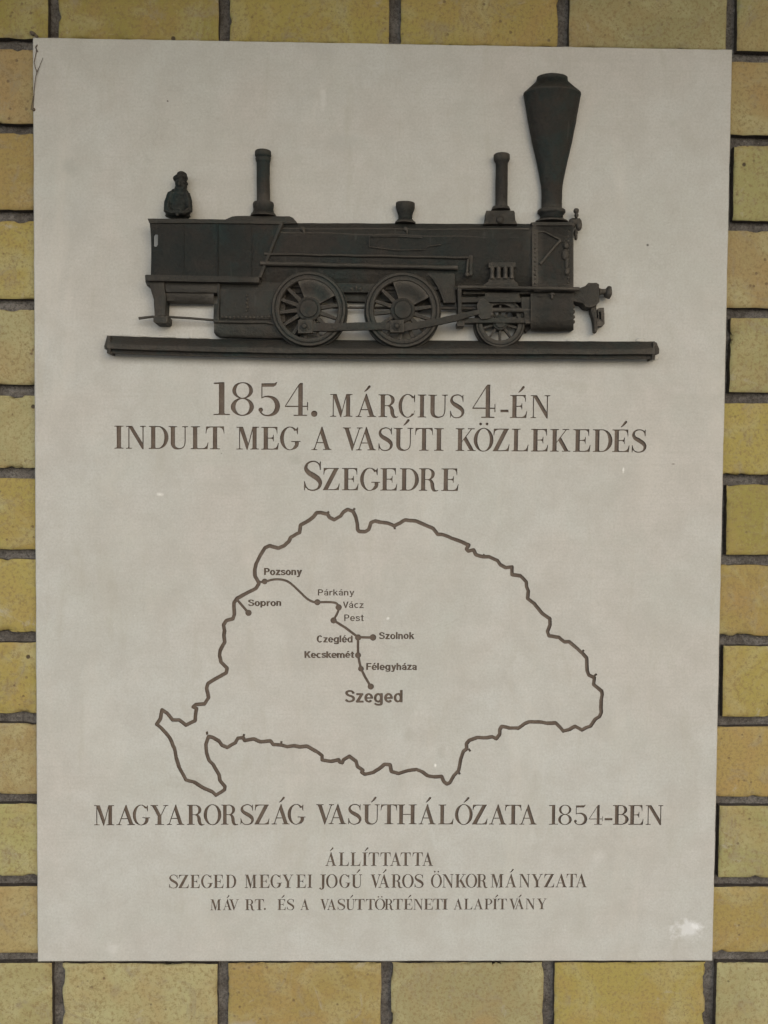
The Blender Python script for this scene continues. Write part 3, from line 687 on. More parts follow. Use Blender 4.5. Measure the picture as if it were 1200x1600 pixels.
# --- a bold grotesque for the town names
Q = .155
def s_stem(x, y0=0, y1=1): return Rr(x, y0, x + Q, y1)
def s_arch(x): return Stroke([(x + .06, .42), (x + .16, .60), (x + .30, .67), (x + .43, .60), (x + .465, .42), (x + .465, 0)], [.10, .13, .14, .15, Q, Q], 3)
bowl = lambda cx: Ring(cx, .37, .30, .385, Q, .135, 0, 360, 20)
SANS = dict(
    o=(bowl(.30), .66), c=(Ring(.30, .37, .30, .385, Q, .135, 48, 312, 22), .60), d=(bowl(.30) + s_stem(.46), .70), p=(bowl(.32) + s_stem(.0, -.25, .74), .70),
    g=(bowl(.30) + s_stem(.46, -.02, .74) + Stroke([(.537, .02), (.52, -.14), (.36, -.20), (.18, -.18), (.06, -.10)], [Q, .15, .13, .13, .13], 3), .70),
    e=(Ring(.30, .37, .30, .385, Q, .135, 0, 322, 22) + Rr(.06, .305, .59, .415), .64),
    a=(Stroke([(.05, .53), (.13, .65), (.28, .69), (.43, .63), (.455, .46)], [.13, .13, .13, .14, Q], 3) + Rr(.378, 0, .53, .50) + Stroke([(.45, .41), (.26, .385), (.10, .29), (.09, .17), (.20, .065), (.36, .10), (.45, .22)], [.12] * 7, 3), .60),
    h=(s_stem(0) + s_arch(0), .62), n=(s_stem(0, 0, .74) + s_arch(0), .62), m=(s_stem(0, 0, .74) + s_arch(0) + s_arch(.40), 1.02), l=(s_stem(0), .24),
    r=(s_stem(0, 0, .74) + Stroke([(.06, .40), (.14, .58), (.26, .66), (.40, .67)], [.10, .13, .14, .14], 3), .42),
    k=(s_stem(0) + [[(.13, .26), (.13, .44), (.40, .74), (.58, .74)], [(.20, .42), (.31, .53), (.60, 0), (.42, 0)]], .60),
    s=(Stroke([(.47, .53), (.39, .66), (.25, .69), (.10, .62), (.11, .48), (.27, .39), (.44, .30), (.47, .15), (.30, .05), (.13, .08), (.05, .20)], [.12, .13, .13, .14, .14, .14, .14, .14, .13, .13, .12], 3), .57),
    t=(Rr(.11, .06, .265, .95) + Rr(0, .62, .38, .74) + Rr(.16, 0, .38, .12), .42), z=(Rr(.03, .61, .51, .74) + Rr(0, 0, .53, .13) + [[(.31, .66), (.50, .66), (.20, .08), (.01, .08)]], .57),
    y=([[(0, .74), (.165, .74), (.37, .05), (.24, -.04)], [(.60, .74), (.435, .74), (.23, -.0), (.15, -.24), (.29, -.24)]] + Rr(.03, -.25, .22, -.125), .62),
    P=(s_stem(.04) + Rr(.15, .87, .42, 1) + Rr(.15, .40, .42, .53) + Ring(.40, .70, .28, .30, .165, .13, -90, 90, 28), .72),
    S=(Stroke([(.62, .72), (.53, .88), (.34, .935), (.14, .87), (.12, .70), (.26, .58), (.48, .49), (.62, .38), (.60, .18), (.40, .065), (.20, .08), (.06, .22)], [.14, .14, .14, .15, .16, .16, .16, .16, .15, .14, .14, .14], 3), .75),
    V=([[(0, 1), (.18, 1), (.43, .0), (.29, .0)], [(.71, 1), (.53, 1), (.28, 0), (.42, 0)]], .70), C=(Ring(.38, .5, .37, .52, .165, .135, 45, 315, 26), .78),
    K=(s_stem(.04) + [[(.17, .30), (.17, .50), (.55, 1), (.75, 1)], [(.28, .50), (.41, .62), (.78, 0), (.58, 0)]], .80), F=(s_stem(.04) + Rr(.15, .865, .63, 1) + Rr(.15, .44, .56, .57), .66))
def town(txt, x0, x1, top, base, fat=1.0):
    gi = group('town_name', 'engraved town name ' + txt, 1.5)
    polys = []; x = 0
    for ch in txt:
        k = {'á': 'a', 'é': 'e'}.get(ch, ch); gl, adv = SANS[k]
        if k != ch: gl = gl + [[(.20, .83), (.30, .83), (.46, 1.02), (.30, 1.02)]]
        c = ord(ch) * .37 + x
        polys += [[(px_ + x, py_) for px_, py_ in q] for q in gl]
        if fat > 1:    # the engraver's second pass, a little off the first
            k2 = (fat - 1) * .30
            polys += [[(px_ + x + k2, py_ + .03 * math.sin(c * 9)) for px_, py_ in q] for q in gl]
            polys += [[(px_ + x + k2 * .5, py_ + .035 * math.cos(c * 7)) for px_, py_ in q] for q in gl]
        x += adv + .055
    xa = min(p[0] for q in polys for p in q); xb = max(p[0] for q in polys for p in q)
    P0, P1, T0 = mm(x0, base), mm(x1, base), mm(x0, top)
    for q in polys:
        pts = []
        for X, Y in q:
            u = (X - xa) / (xb - xa)
            X_ = P0[0] + (P1[0] - P0[0]) * u; Z_ = P0[1] + (P1[1] - P0[1]) * u + (T0[1] - P0[1]) * Y
            n = noise.noise_vector(Vector((X_ * .5, Z_ * .5, 8))) * .13
            pts.append((X_ + n.x, Z_ + n.y))
        add_poly(gi, pts)
for a in [('Pozsony', 412.5, 472, 887.8, 898.5, 1.3), ('Sopron', 387.5, 439.5, 936.8, 946.8, 1.25), ('Párkány', 496.7, 553.7, 920.8, 930.4, 1.0), ('Vácz', 535.7, 568.2, 940, 950, 1.0), ('Pest', 537.9, 568.2, 960.2, 970.3, 1.0),
          ('Czegléd', 494.8, 551, 993, 1003.6, 1.25), ('Kecskemét', 475.6, 553.5, 1017.7, 1027.8, 1.35), ('Szolnok', 592, 647.4, 988, 998.4, 1.2), ('Félegyháza', 572.2, 651.2, 1036.2, 1046.8, 1.25), ('Szeged', 538.8, 629, 1078.4, 1097.3, 1.15)]:
    town(*a)

# ------------------------------------------------------------------ the plaque
plq = empty('memorial_plaque', (0, 0, -0.5343), 'pale limestone memorial plaque with engraved brown lettering and a map, set in the brick wall', 'plaque')
W2, H2 = 400.0, 534.27
CH = 1.3
rect = [(-W2 + CH, -H2 + CH), (W2 - CH, -H2 + CH), (W2 - CH, H2 - CH), (-W2 + CH, H2 - CH)]
vin = [Vector(p) for p in rect]; fin = [[0, 1, 2, 3]]; fgrp = [-1]
for gi, pts in SHAPES:
    a = sum(pts[i][0] * pts[(i + 1) % len(pts)][1] - pts[(i + 1) % len(pts)][0] * pts[i][1] for i in range(len(pts)))
    if abs(a) < 1e-4: continue
    if a < 0: pts = pts[::-1]
    s = len(vin); vin += [Vector(p) for p in pts]; fin.append(list(range(s, len(vin)))); fgrp.append(gi)
vo, eo, fo, ov, oe, of = delaunay_2d_cdt(vin, [], fin, 1, 0.004)
top = bmesh.new(); tv = [top.verts.new((v.x / 1000, 0, v.y / 1000)) for v in vo]
owner = {}
edge_f = {}
cells = {}
CS = 8.0
for gi, pts in SHAPES:
    xs = [p[0] for p in pts]; ys = [p[1] for p in pts]
    rec = (gi, pts, min(xs), max(xs), min(ys), max(ys))
    for i in range(int(math.floor(rec[2] / CS)), int(math.floor(rec[3] / CS)) + 1):
        for j in range(int(math.floor(rec[4] / CS)), int(math.floor(rec[5] / CS)) + 1):
            cells.setdefault((i, j), []).append(rec)
def covering(x, y):
    best = -1
    for gi, pts, xa, xb, ya, yb in cells.get((int(math.floor(x / CS)), int(math.floor(y / CS))), ()):
        if gi <= best or x < xa or x > xb or y < ya or y > yb: continue
        ins = False; n = len(pts)
        for k in range(n):
            x1, y1 = pts[k]; x2, y2 = pts[k - 1]
            if (y1 > y) != (y2 > y) and x < (x2 - x1) * (y - y1) / (y2 - y1) + x1: ins = not ins
        if ins: best = gi
    return best
for f in fo:
    if len(f) != 3: continue
    cx_ = sum(vo[i].x for i in f) / 3; cy_ = sum(vo[i].y for i in f) / 3
    gmx = covering(cx_, cy_)
    fi = tuple(f)
    for k in range(3):
        a, b = fi[k], fi[(k + 1) % 3]
        edge_f.setdefault((min(a, b), max(a, b)), []).append((gmx, a, b))
    owner.setdefault(gmx, []).append(fi)
for f in owner[-1]:
    top.faces.new([tv[i] for i in f])
for v in [v for v in top.verts if not v.link_faces]: top.verts.remove(v)
# chamfer, sides and back
def ringpts(w_, h_, y, n=60, amp=0.0):
    out = []
    for (a, b) in (((-w_, -h_), (w_, -h_)), ((w_, -h_), (w_, h_)), ((w_, h_), (-w_, h_)), ((-w_, h_), (-w_, -h_))):
        for k in range(n):
            t = k / n; x = a[0] + (b[0] - a[0]) * t; z = a[1] + (b[1] - a[1]) * t
            if amp: 
                q = noise.noise_vector(Vector((x * .09, z * .09, 1))) * amp + noise.noise_vector(Vector((x * .4, z * .4, 1))) * amp * .5
                x += q.x; z += q.y
            out.append((x / 1000, y / 1000, z / 1000))
    return out
N4 = 80
r0 = [top.verts.new(p) for p in ringpts(W2 - CH, H2 - CH, 0, N4)]
r1 = [top.verts.new(p) for p in ringpts(W2, H2, 1.2, N4, 0.45)]
r2 = [top.verts.new(p) for p in ringpts(W2, H2, 15, N4, 0.45)]
for A, B in ((r0, r1), (r1, r2)):
    for k in range(len(A)):
        l = (k + 1) % len(A); top.faces.new((A[k], B[k], B[l], A[l]))
top.faces.new(list(reversed(r2)))
for f in top.faces: f.normal_update()
bmesh.ops.recalc_face_normals(top, faces=[f for f in top.faces if len(f.verts) > 3])
for f in top.faces:
    f.normal_update()
    if abs(f.normal.y) > .99 and f.normal.y > 0 and f.calc_center_median().y < .001: f.normal_flip()
slab = obj('stone_slab', top, STONE, plq)
# floors and walls of the cuts
for gi, (name, label, depth) in enumerate(GROUPS):
    fs = owner.get(gi)
    if not fs: continue
    b = bmesh.new(); mp = {}; mt = {}
    dp = depth / 1000
    def V(i):
        if i not in mp: mp[i] = b.verts.new((vo[i].x / 1000, dp, vo[i].y / 1000))
        return mp[i]
    def T(i, d):
        if (i, d) not in mt: mt[(i, d)] = b.verts.new((vo[i].x / 1000, d, vo[i].y / 1000))
        return mt[(i, d)]
    for f in fs:
        b.faces.new([V(i) for i in f])
        for k in range(3):
            a, c = f[k], f[(k + 1) % 3]
            for (og, _, _) in edge_f[(min(a, c), max(a, c))]:
                if og != gi:
                    od = 0.0 if og == -1 else GROUPS[og][2] / 1000
                    if od < dp:
                        try: b.faces.new((V(c), V(a), T(a, od), T(c, od)))
                        except ValueError: pass
    for f in b.faces:
        f.normal_update()
        if f.normal.y > 0.9: f.normal_flip()
    o = obj(name, b, PAINT, plq)
    if label: o['label'] = label

# ------------------------------------------------------------------ bronze rail
rl = empty('bronze_rail', at(596, 560, 0), 'long dark bronze rail fixed under the locomotive wheels on the plaque', 'rail')
def rail_mid(x):   # the rail sags a little towards the right
    t = (x - 165) / 860.0
    top = 524.2 + 5.4 * min(1, t * 4.2) ** .8 + 4.2 * t - 0.0 * t
    return top
secs = []
for k in range(0, 61):
    x = 167 + (1023 - 167) * k / 60
    yt = min(rail_mid(x), 533.8)
    yb = 552.2 + 8.2 * min(1, (x - 167) / 330.0) ** .7 + (x - 167) / 856 * 1.2
    u = lambda f: yt + (yb - yt) * f
    secs.append([(x, yt, -1), (x, yt, 6), (x + 0, u(.04), 8), (x, u(.40), 17), (x, u(.46), 17.5), (x, u(.70), 17), (x, u(.74), 15.5), (x, u(.80), 13.5), (x, u(.97), 13), (x, u(1.0), 12), (x, u(1.0), -1)])
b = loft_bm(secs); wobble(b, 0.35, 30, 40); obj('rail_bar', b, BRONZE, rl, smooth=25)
b = plate_bm([(162.5, 541), (167, 525), (172, 525), (172, 552), (168, 552), (167, 546), (163, 545)], 0, 16.4, .5); obj('rail_end', b, BRONZE, rl, smooth=25)
b = plate_bm([(1021, 534.2), (1026, 534.6), (1030.5, 545.5), (1030, 552.5), (1022, 555), (1021, 561), (1019, 561)], 0, 16.6, .5); obj('rail_end', b, BRONZE, rl, smooth=25)
# mortar/adhesive smears showing along the rail's top
bm = bmesh.new()
for x, y, rx, ry in [(205, 525, 34, 2.0), (255, 526.2, 22, 2.0), (310, 528, 16, 1.6), (895, 532, 10, 4), (1000, 533, 7, 3.5), (1013, 559.5, 16, 4.5)]:
    blob_bm([(x, y, 0.0, rx, ry, 1.6)], bm, 3)
wobble(bm, 1.1, 30, 120)
sm = obj('cement_smear', bm, STONE, rl, smooth=60); sm['kind'] = 'stuff'

# ------------------------------------------------------------------ the locomotive
loco = empty('locomotive_relief', at(560, 528, 0), 'dark bronze relief of an old steam locomotive facing right with a tall flared chimney', 'locomotive')
def part(name, bm, amp=.25, step=9, sm=30, parent=None, label=None, freq=70):
    if amp: wobble(bm, amp, step, freq)
    o = obj(name, bm, BRONZE, parent or loco, smooth=sm)
    if label: o['label'] = label
    return o
# boiler barrel
def bprof(x, top, bot, dmax=18.0):
    pts = [(x, top, -1), (x, top, 6.5)]
    for k in range(1, 12):
        t = k / 12.0
        d = 6.5 + (dmax - 6.5) * math.sin(PI * min(1, t * 1.18) ** .8) ** .75 if t * 1.18 < 1 else 9
        d = 8.5 + (dmax - 8.5) * math.sqrt(max(0, 1 - (2 * t - 0.92) ** 2)) if 0 < t < 1 else 8.5
        pts.append((x, top + (bot - top) * t, d))
    pts += [(x, bot, 9.0), (x, bot, -1)]
    return pts
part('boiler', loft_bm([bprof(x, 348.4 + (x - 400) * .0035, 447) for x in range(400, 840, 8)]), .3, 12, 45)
# upper lagging strip and thin pipes along the barrel
part('cladding_strip', tube_bm([(x, 356.2 + 1.9 * min(1, (x - 430) / 90) + .6 * math.sin(x * .03), 14.2) for x in range(430, 838, 12)], 1.6, kd=.9), .2, 40, 60)
part('pipe', tube_bm([(431 + 10 * i, 363 + 9.4 * i / 38 + .7 * math.sin(i * .6), 15.6) for i in range(39)], 1.7), .2, 40, 60)
part('pipe', tube_bm([(413, 396.6, 19.0)] + [(413 + i * 11, 396.8 + i * .205 + .3 * math.sin(i), 19.0) for i in range(1, 29)] + [(733, 403, 19), (731, 406, 19.5), (730, 418, 19.5), (729.5, 428, 19.5)], 2.0), .2, 40, 60)
part('pipe', tube_bm([(407 + i * 11, 411.6 + i * .245 + .3 * math.sin(i * .8), 19.5) for i in range(29)], 3.6), .3, 40, 60)
part('pipe_end', blob_bm([(729.8, 429, 19.5, 4.2, 4, 2.6)]), .3, 9, 60)
part('pipe_bracket', plate_bm([(733, 398), (738.5, 399), (738, 430), (733.5, 431)], 8, 18.5, .5))
for x in (473, 634): part('pipe_clip', blob_bm([(x, 358, 16, 4.2, 3.6, 2.2, 20), (x + 2, 362, 16, 2, 4.5, 2)]), .3, 9, 60)
b = tube_bm([(577, 385, 19.6), (577, 369, 18.8), (622, 369, 18.8), (660, 371, 19)], .55)
tube_bm([(577, 385.5, 19.6), (620, 390.5, 19.9), (664, 390, 19.9), (668, 385, 19.6), (690, 382, 19.5)], .55, b)
part('name_plate_border', b, .2, 40, 60)
# running board ledge under the barrel
part('running_board', plate_bm([(404, 440), (500, 443), (520, 446), (835, 449.5), (835, 454), (525, 452), (404, 446)], 0, 12.5, .6), .3, 14)
part('frame', plate_bm([(404, 441), (838, 450), (838, 458), (712, 459), (574, 458.5), (566, 457.5), (404, 458)], 0, 9.5, .5), .3, 14)
part('frame_stay', plate_bm([(520, 442), (588, 443), (588, 457), (520, 457)], 0, 14.6, .6))
b = bmesh.new(); blob_bm([(550, 451.5, 14.6, 2.5, 2.8, 1.4), (556.5, 450.5, 14.6, 1.8, 4, 1.4), (563, 452, 14.6, 2.5, 2.5, 1.4)], b); part('stay_boss', b, .2, 9, 60)
part('frame_underside', plate_bm([(520, 455), (716, 456), (714, 470), (575, 471.5), (520, 470)], 0, 8.5, .8), .3, 14)

# bunker side (left)
slot = [(239.8, 368), (241.6, 365), (244.8, 365), (246.6, 368), (246.6, 382), (244.6, 385.2), (241.6, 385.2), (239.8, 382)]
b = plate_bm([(233.5, 343), (290, 343.5), (350, 344.5), (441, 346.5), (430, 372), (404.5, 433), (330, 432), (235.5, 430), (236.2, 400), (236, 370)], 15.8, 18.5, 0, holes=[slot])
part('bunker_body', plate_bm([(272, 345), (438, 347), (402, 432), (272, 430)], 0, 15.8, 0), .2)
part('bunker_side', b, .3, 14, 25).data.materials[0] = BRONZE_SHEET
part('bunker_rim', plate_bm([(230.3, 341), (290, 341.5), (360, 342.7), (442, 345), (441, 350.5), (360, 349), (236, 348.3), (233, 347.5)], 13, 20.3, .8))
part('bunker_sill', plate_bm([(226, 430), (228, 428.8), (330, 431), (405, 432.7), (404.4, 441.5), (330, 440.5), (232, 438.6), (226.8, 437)], 3, 21, .8))
part('bunker_edge_strip', plate_bm([(437, 349), (442, 349), (408, 433.5), (403, 433.5)], 8, 20, .6))
for x, rr in ((287, .8), (340, 1.3), (393, .8)):
    part('plate_seam', tube_bm([(x, 350, 18.5), (x + .6, 390, 18.5), (x, 430, 18.5)], rr), .15, 20, 60).data.materials[0] = BRONZE_SHEET
part('roof_plate', plate_bm([(352, 342.5), (362, 338), (368, 336.8), (452, 337.4), (458, 340), (465.5, 349), (440, 350), (352, 345)], 0, 11, 1.2), .35, 10)
# frame under the bunker
part('bunker_beam', plate_bm([(257, 440), (342, 441.5), (342, 457.5), (259, 456.5)], 0, 15, .8), .3)
part('bunker_bottom', loft_bm([[(x, 455.5, -1), (x, 455.5, 12.5), (x, 463, 12.5), (x, 470, 11), (x, y, 7), (x, y, -1)] for x, y in ((258, 470), (262, 474.5), (290, 475.5), (334, 475.8))]), .3, 9, 40)
part('buffer_bracket', plate_bm([(226.5, 433), (256.5, 438.5), (257, 450), (259, 462), (258.3, 480), (257.5, 494), (241, 494), (239.6, 468), (235, 452), (233, 446), (229, 446), (226.5, 440)], 0, 17, 1.2), .35)
part('bracket_foot', plate_bm([(239, 493.5), (262.4, 494), (261.5, 503), (259, 505.5), (243, 505), (239.2, 502.5)], 0, 18.5, 1.6), .35)
part('brake_rod', tube_bm([(217, 497.5, 10), (226, 496.3, 10), (238, 495, 12), (262, 495.2, 12), (300, 497.5, 10), (336, 500.5, 9)], [2.2, 2, 1.9, 1.9, 1.9, 1.9]), .2, 40, 60)
# firebox
part('firebox', plate_bm([(340, 441), (446, 443), (446, 503), (334.5, 503), (334, 475), (341, 474)], 0, 13, .8), .35)
part('firebox_panel', plate_bm([(343.5, 451.5), (380, 454), (436, 453), (436, 499), (344, 498)], 8, 14.6, .8), .35)
part('firebox_corner', plate_bm([(339, 441), (343.8, 441.5), (342, 503), (333.4, 503), (333.6, 475), (340, 473.5)], 8, 16, .7))
part('ash_pan', loft_bm([[(x, 501, -1), (x, 501, 12.5), (x, 512, 12.5), (x, y - 6, 12), (x, y - 1.5, 9.5), (x, y, 6), (x, y, -1)] for x, y in ((334.4, 520), (337.5, 524.5), (343, 527.5), (380, 528.8), (440, 530))]), .3, 9, 40)
part('ash_pan_flange', tube_bm([(335, 502.5, 14), (380, 503.5, 14), (415, 503.5, 14), (430, 506, 14), (445, 514, 13.5)], 2.0), .25, 9, 60)
rivets('rivet_row', [(347 + 6.2 * i, 495.5 + .4 * math.sin(i)) for i in range(13)] + [(386 + random.uniform(-1, 1), 462 + 6.0 * i) for i in range(5)], 14.8, 2.0, BRONZE, loco)

# driving wheels
def wheel(cx, cy, R, d0, label, cw=None, nsp=14, a_off=7.0, rin=45.0, rh=19.0):
    w_ = obj('wheel', wobble(disc_bm((cx, cy, d0 + 6), [(R, d0 - 8), (R, d0 + 1.2), (R * .985, d0 + 1.6), (R * .965, d0 + 1.6), (R * .955, d0 + 5.6), (R * .94, d0 + 6.4), (R * .885, d0 + 6.6), (R * .87, d0 + 5.9), (R * .855, d0 + 6.3), (rin * 1.03, d0 + 6.2), (rin, d0 + 5.0), (rin, d0 - 8)], 72, close=True), .22, 40), BRONZE, loco, smooth=28)
    w_['label'] = label
    m = mpp(d0 + 6); C = at(cx, cy, d0 + 6)
    def PP(r, a): return (cx + r * math.cos(a), cy - r * math.sin(a))
    for k in range(nsp):
        a = math.radians(a_off + 360.0 / nsp * k); ad = math.degrees(a) % 360
        if cw and cw[0] - 4 < ad < cw[1] + 4: continue
        n = (-math.sin(a), -math.cos(a)); s0, s1 = 3.3 * R / 60, 2.3 * R / 60
        p0 = PP(rh * .8, a); p1 = PP(rin + 1.5, a)
        q = [(p0[0] + n[0] * s0, p0[1] + n[1] * s0), (p0[0] - n[0] * s0, p0[1] - n[1] * s0), (p1[0] - n[0] * s1, p1[1] - n[1] * s1), (p1[0] + n[0] * s1, p1[1] + n[1] * s1)]
        part('spoke', plate_bm(q, d0 - .5, d0 + 4.2, .9), .15, 12, 50, w_)
    part('hub', disc_bm((cx, cy, d0 + 6), [(rh, d0 - 4), (rh, d0 + 5.2), (rh * .93, d0 + 6.2), (rh * .74, d0 + 6.5), (rh * .68, d0 + 7.6), (rh * .3, d0 + 8.0), (0, d0 + 8.0)], 36), .2, 20, 40, w_)
    if cw:
        part('counterweight', disc_bm((cx, cy, d0 + 6), [(rh * .9, d0 - 2), (rh * .9, d0 + 5.0), (rin * .7, d0 + 5.3), (rin * 1.01, d0 + 5.0), (rin * 1.01, d0 - 2)], 22, a0=math.radians(cw[0]), a1=math.radians(cw[1]), close=True), .25, 9, 40, w_)
    return w_
wheel(482.4, 482.4, 60, 14, 'rear large spoked driving wheel', (28, 112))
wheel(629.4, 484.2, 60.3, 14, 'front large spoked driving wheel', (27, 110))
part('inner_frame', plate_bm([(440, 455), (478, 455), (478, 520), (450, 528), (440, 528)], 0, 7.5, .6), .2)   # inner frame seen between the rear wheel's spokes
part('splasher', plate_bm([(582, 443), (676, 444), (670, 478), (655, 486), (640, 462), (604, 462), (596, 470), (584, 470)], 0, 7.5, .6), .2)
wheel(781.8, 503.8, 40, 9, 'small spoked leading wheel', None, 10, 18, 27.5, 12)
# rods
part('valve_rod', tube_bm([(520, 480.5, 8), (590, 481, 8), (700, 481.5, 8), (750, 482, 9)], [2.1, 2.1, 2.7, 2.7]), .2, 30, 60)
part('coupling_rod', plate_bm([(486, 504), (520, 504.6), (560, 503.4), (600, 503.4), (614, 503), (614, 517), (600, 514.8), (560, 515.6), (520, 517), (486, 517.3)], 20, 24, .9), .25)
part('connecting_rod', plate_bm([(628, 505.5), (640, 504), (680, 497.5), (716, 489.8), (748, 483.5), (750, 490), (716, 500.5), (680, 508.5), (645, 515), (630, 518)], 19, 23.4, .9), .25)
for (x0, y0, x1, y1, cx, cy) in ((465.5, 499.7, 488.6, 520.3, 475.6, 510), (609.5, 500, 631.5, 519, 619.8, 509.6)):
    part('rod_end', box_bm(x0, y0, x1, y1, 18, 26, 1.1), .25)
    part('crank_pin', disc_bm((cx, cy, 26), [(7, 24), (7, 26.4), (6, 27), (3.6, 27.0), (3.4, 28.2), (2.2, 28.8), (0, 28.9)], 20), .15, 20, 40)
part('sand_box', plate_bm([(665.5, 425.5), (710, 425), (712.3, 472.8), (693.5, 473), (688.5, 460), (683, 447), (676, 436)], 6, 15.5, .9), .25)

# smokebox, cylinder and crosshead
def prof(x, rows): return [(x, y, d) for y, d in rows]
part('smokebox', loft_bm([prof(x, [(348.2, -1), (348.2, 8), (352, 12), (362, 17), (378, 20), (400, 21), (425, 20.5), (445, 19), (456, 17.5), (456, -1)]) for x in (834, 850, 865, 880, 893, 896)]), .3, 10, 45)
part('smokebox_flange', loft_bm([prof(x, [(347.6, -1), (347.6, 9), (352, 13), (362, 18.2), (378, 21.2), (400, 22.2), (425, 21.6), (446, 20.2), (452, 18), (452, -1)]) for x in (831.5, 840.5)]), .25, 10, 40)
rivets('rivet_row', [(836.3, 353 + 6.9 * i, [13.6, 16.6, 18.6, 20.2, 21.2, 21.8, 22.1, 22.2, 22.2, 22, 21.8, 21.3, 20.8, 20.3][i]) for i in range(14)], 22, 2.0, BRONZE, loco)
rivets('rivet_row', [(888, 362 + 7.2 * i, [16.5, 18.2, 19.4, 20.3, 20.6, 21, 21, 21, 20.8, 20.4, 20, 19.4][i]) for i in range(12)], 21, 1.8, BRONZE, loco)
part('top_moulding', plate_bm([(830, 347.5), (838, 346.6), (893.5, 346.6), (895.5, 349.5), (894, 352.4), (832, 352.4)], 0, 14.5, .8), .25)
part('smokebox_stay', tube_bm([(875.5, 376, 21.3), (868, 384, 22), (844, 412.5, 22.2)], [2.6, 1.9, 2.1]), .25, 40, 60)
part('smokebox_stay', tube_bm([(840, 363, 18), (851, 362, 18.2), (864, 369, 20), (876, 375, 21)], 1.3), .25, 40, 60)
b = bmesh.new(); blob_bm([(884, 384, 20.8, 4.2, 6, 3), (883, 398, 21, 6.2, 9, 3.4), (885.5, 411, 21, 3.4, 9, 2.4), (886, 424, 20.6, 4, 6, 2.4)], b); part('door_clamp', b, .5, 9, 60, freq=140)
cyl = [prof(x, [(455, -1), (455, 15.5), (459, 19), (468, 22), (483, 23), (498, 22), (509, 18.5), (516, 13), (518.7 - e, 7), (518.7 - e, -1)]) for x, e in ((829.4, 2), (831, .6), (845, 0), (875, 0), (890, .4), (894.5, 2), (896, 4.5))]
part('cylinder', loft_bm(cyl), .3, 10, 45)
b = bmesh.new()
for y in (479, 487.5, 495.5, 503): blob_bm([(896.3, y, 12, 2.2, 3, 3)], b)
part('cylinder_cover_bolts', b, .2, 9, 60)
b = bmesh.new(); blob_bm([(863, 459.5, 21.5, 4, 2.6, 2), (862.5, 464, 22.6, 2.2, 4, 1.6)], b); part('cylinder_cock', b, .2, 9, 60)
part('guide_backing', plate_bm([(746, 455), (831, 455), (831, 512), (822, 520), (800, 470), (762, 470), (746, 480)], 0, 7, .6), .2)
part('footplate_rail', tube_bm([(715, 448.4, 20), (800, 449.6, 21), (840, 450.2, 24), (905, 451.6, 22)], [2.9, 2.9, 2.9, 3.1]), .25, 30, 60)
part('guide_post', plate_bm([(715, 448), (721.3, 448), (721.8, 502), (726, 504), (725.6, 509.4), (714.2, 509.4), (714, 503), (716, 500)], 6, 21, 1.0), .25)
part('guide_bar', plate_bm([(719, 465), (745, 465), (760, 462.5), (780, 463), (790, 465), (829, 465), (829, 472), (790, 472.4), (719, 472.4)], 8, 18.5, .9), .25)
part('guide_bar', plate_bm([(719, 496.6), (829, 496.8), (829, 504.2), (719, 504.4)], 8, 18.5, .9), .25)
part('piston_rod', tube_bm([(762, 484.6, 17), (832, 484.6, 17)], 3.8), .2, 20, 60)
part('guide_end', plate_bm([(815, 464), (831, 464), (831, 505), (822, 505.6), (819, 502), (819, 490), (815, 480)], 8, 19.5, .9), .25)
part('crosshead', plate_bm([(745, 476), (750, 467), (756, 466), (763, 471), (770, 478), (771, 491), (764, 498), (752, 499), (747, 493)], 8, 21.5, 1.6), .3)
b = bmesh.new(); blob_bm([(768, 491.5, 20, 4, 4, 3)], b); part('crosshead_pin', b, .2, 9, 60)
b = bmesh.new(); 
plate_bm([(758, 457), (812, 457), (812, 466), (758, 466)], 4, 15, .7, b)
part('slide_cover', b)
for (x0, x1) in ((723, 758), (812, 830)):
    part('guide_stay', box_bm(x0, 455.5, x1, 459.5, 3, 13, .5), .2)
# lubricator on the barrel side
part('valve_chest_base', plate_bm([(755, 445.4), (763.5, 439.5), (806, 439.5), (810.5, 445.4), (809, 447.6), (757, 447.6)], 8, 21.5, .7), .25)
part('valve_chest_base', plate_bm([(765.5, 433), (802, 433), (805, 440.5), (763, 440.5)], 8, 21, .8), .25)
part('valve_chest_top', plate_bm([(763.5, 409.5), (805.7, 409.5), (805.7, 417.8), (763.5, 417.8)], 10, 22.2, .8), .25)
for x in (769, 779, 789.5, 799.5):
    part('valve_column', tube_bm([(x, 416, 20.4), (x, 420, 20.4), (x, 427, 20.4), (x, 436, 20.4)], [2.6, 3.8, 3.2, 4.2]), .25, 20, 60)

# dome plate and the pillars on top
cxx = lambda x0, y0, x1, y1: (lambda y: x0 + (y - y0) * (x1 - x0) / (y1 - y0))
ax = cxx(411, 236, 411.6, 336)
part('steam_pipe', lathe_v([(236, 11.5), (237, 12.4), (243, 12.6), (246, 10.6), (248, 11.8), (252, 11), (254, 10), (256, 10.2), (317, 10)], ax, 6, .75), .25, 12, 40, label='tall slender steam pipe above the bunker')
part('steam_pipe_base', lathe_v([(316, 11), (317, 15.5), (320, 16.4), (328, 15.4), (333, 16.6), (335, 19), (338.5, 20.5), (339, 20.5)], ax, 6, .7), .25, 12, 40)
part('whistle_cup', lathe_v([(317, 12), (317.4, 14.6), (320, 15), (325, 14.8), (332, 12.4), (338, 10.4), (339.5, 11), (342, 10.6), (344.5, 12.5), (347.5, 15.8), (349.5, 16)], 633.2, 6, .7), .25, 12, 40)
ax = cxx(784, 241, 783.4, 330)
part('safety_valve', lathe_v([(241.5, 11.5), (242.5, 12.6), (249, 12.6), (252, 11.4), (254.5, 9.6), (256, 9.3), (323, 9.6)], ax, 6, .75), .25, 12, 40, label='slender safety valve pillar left of the big chimney')
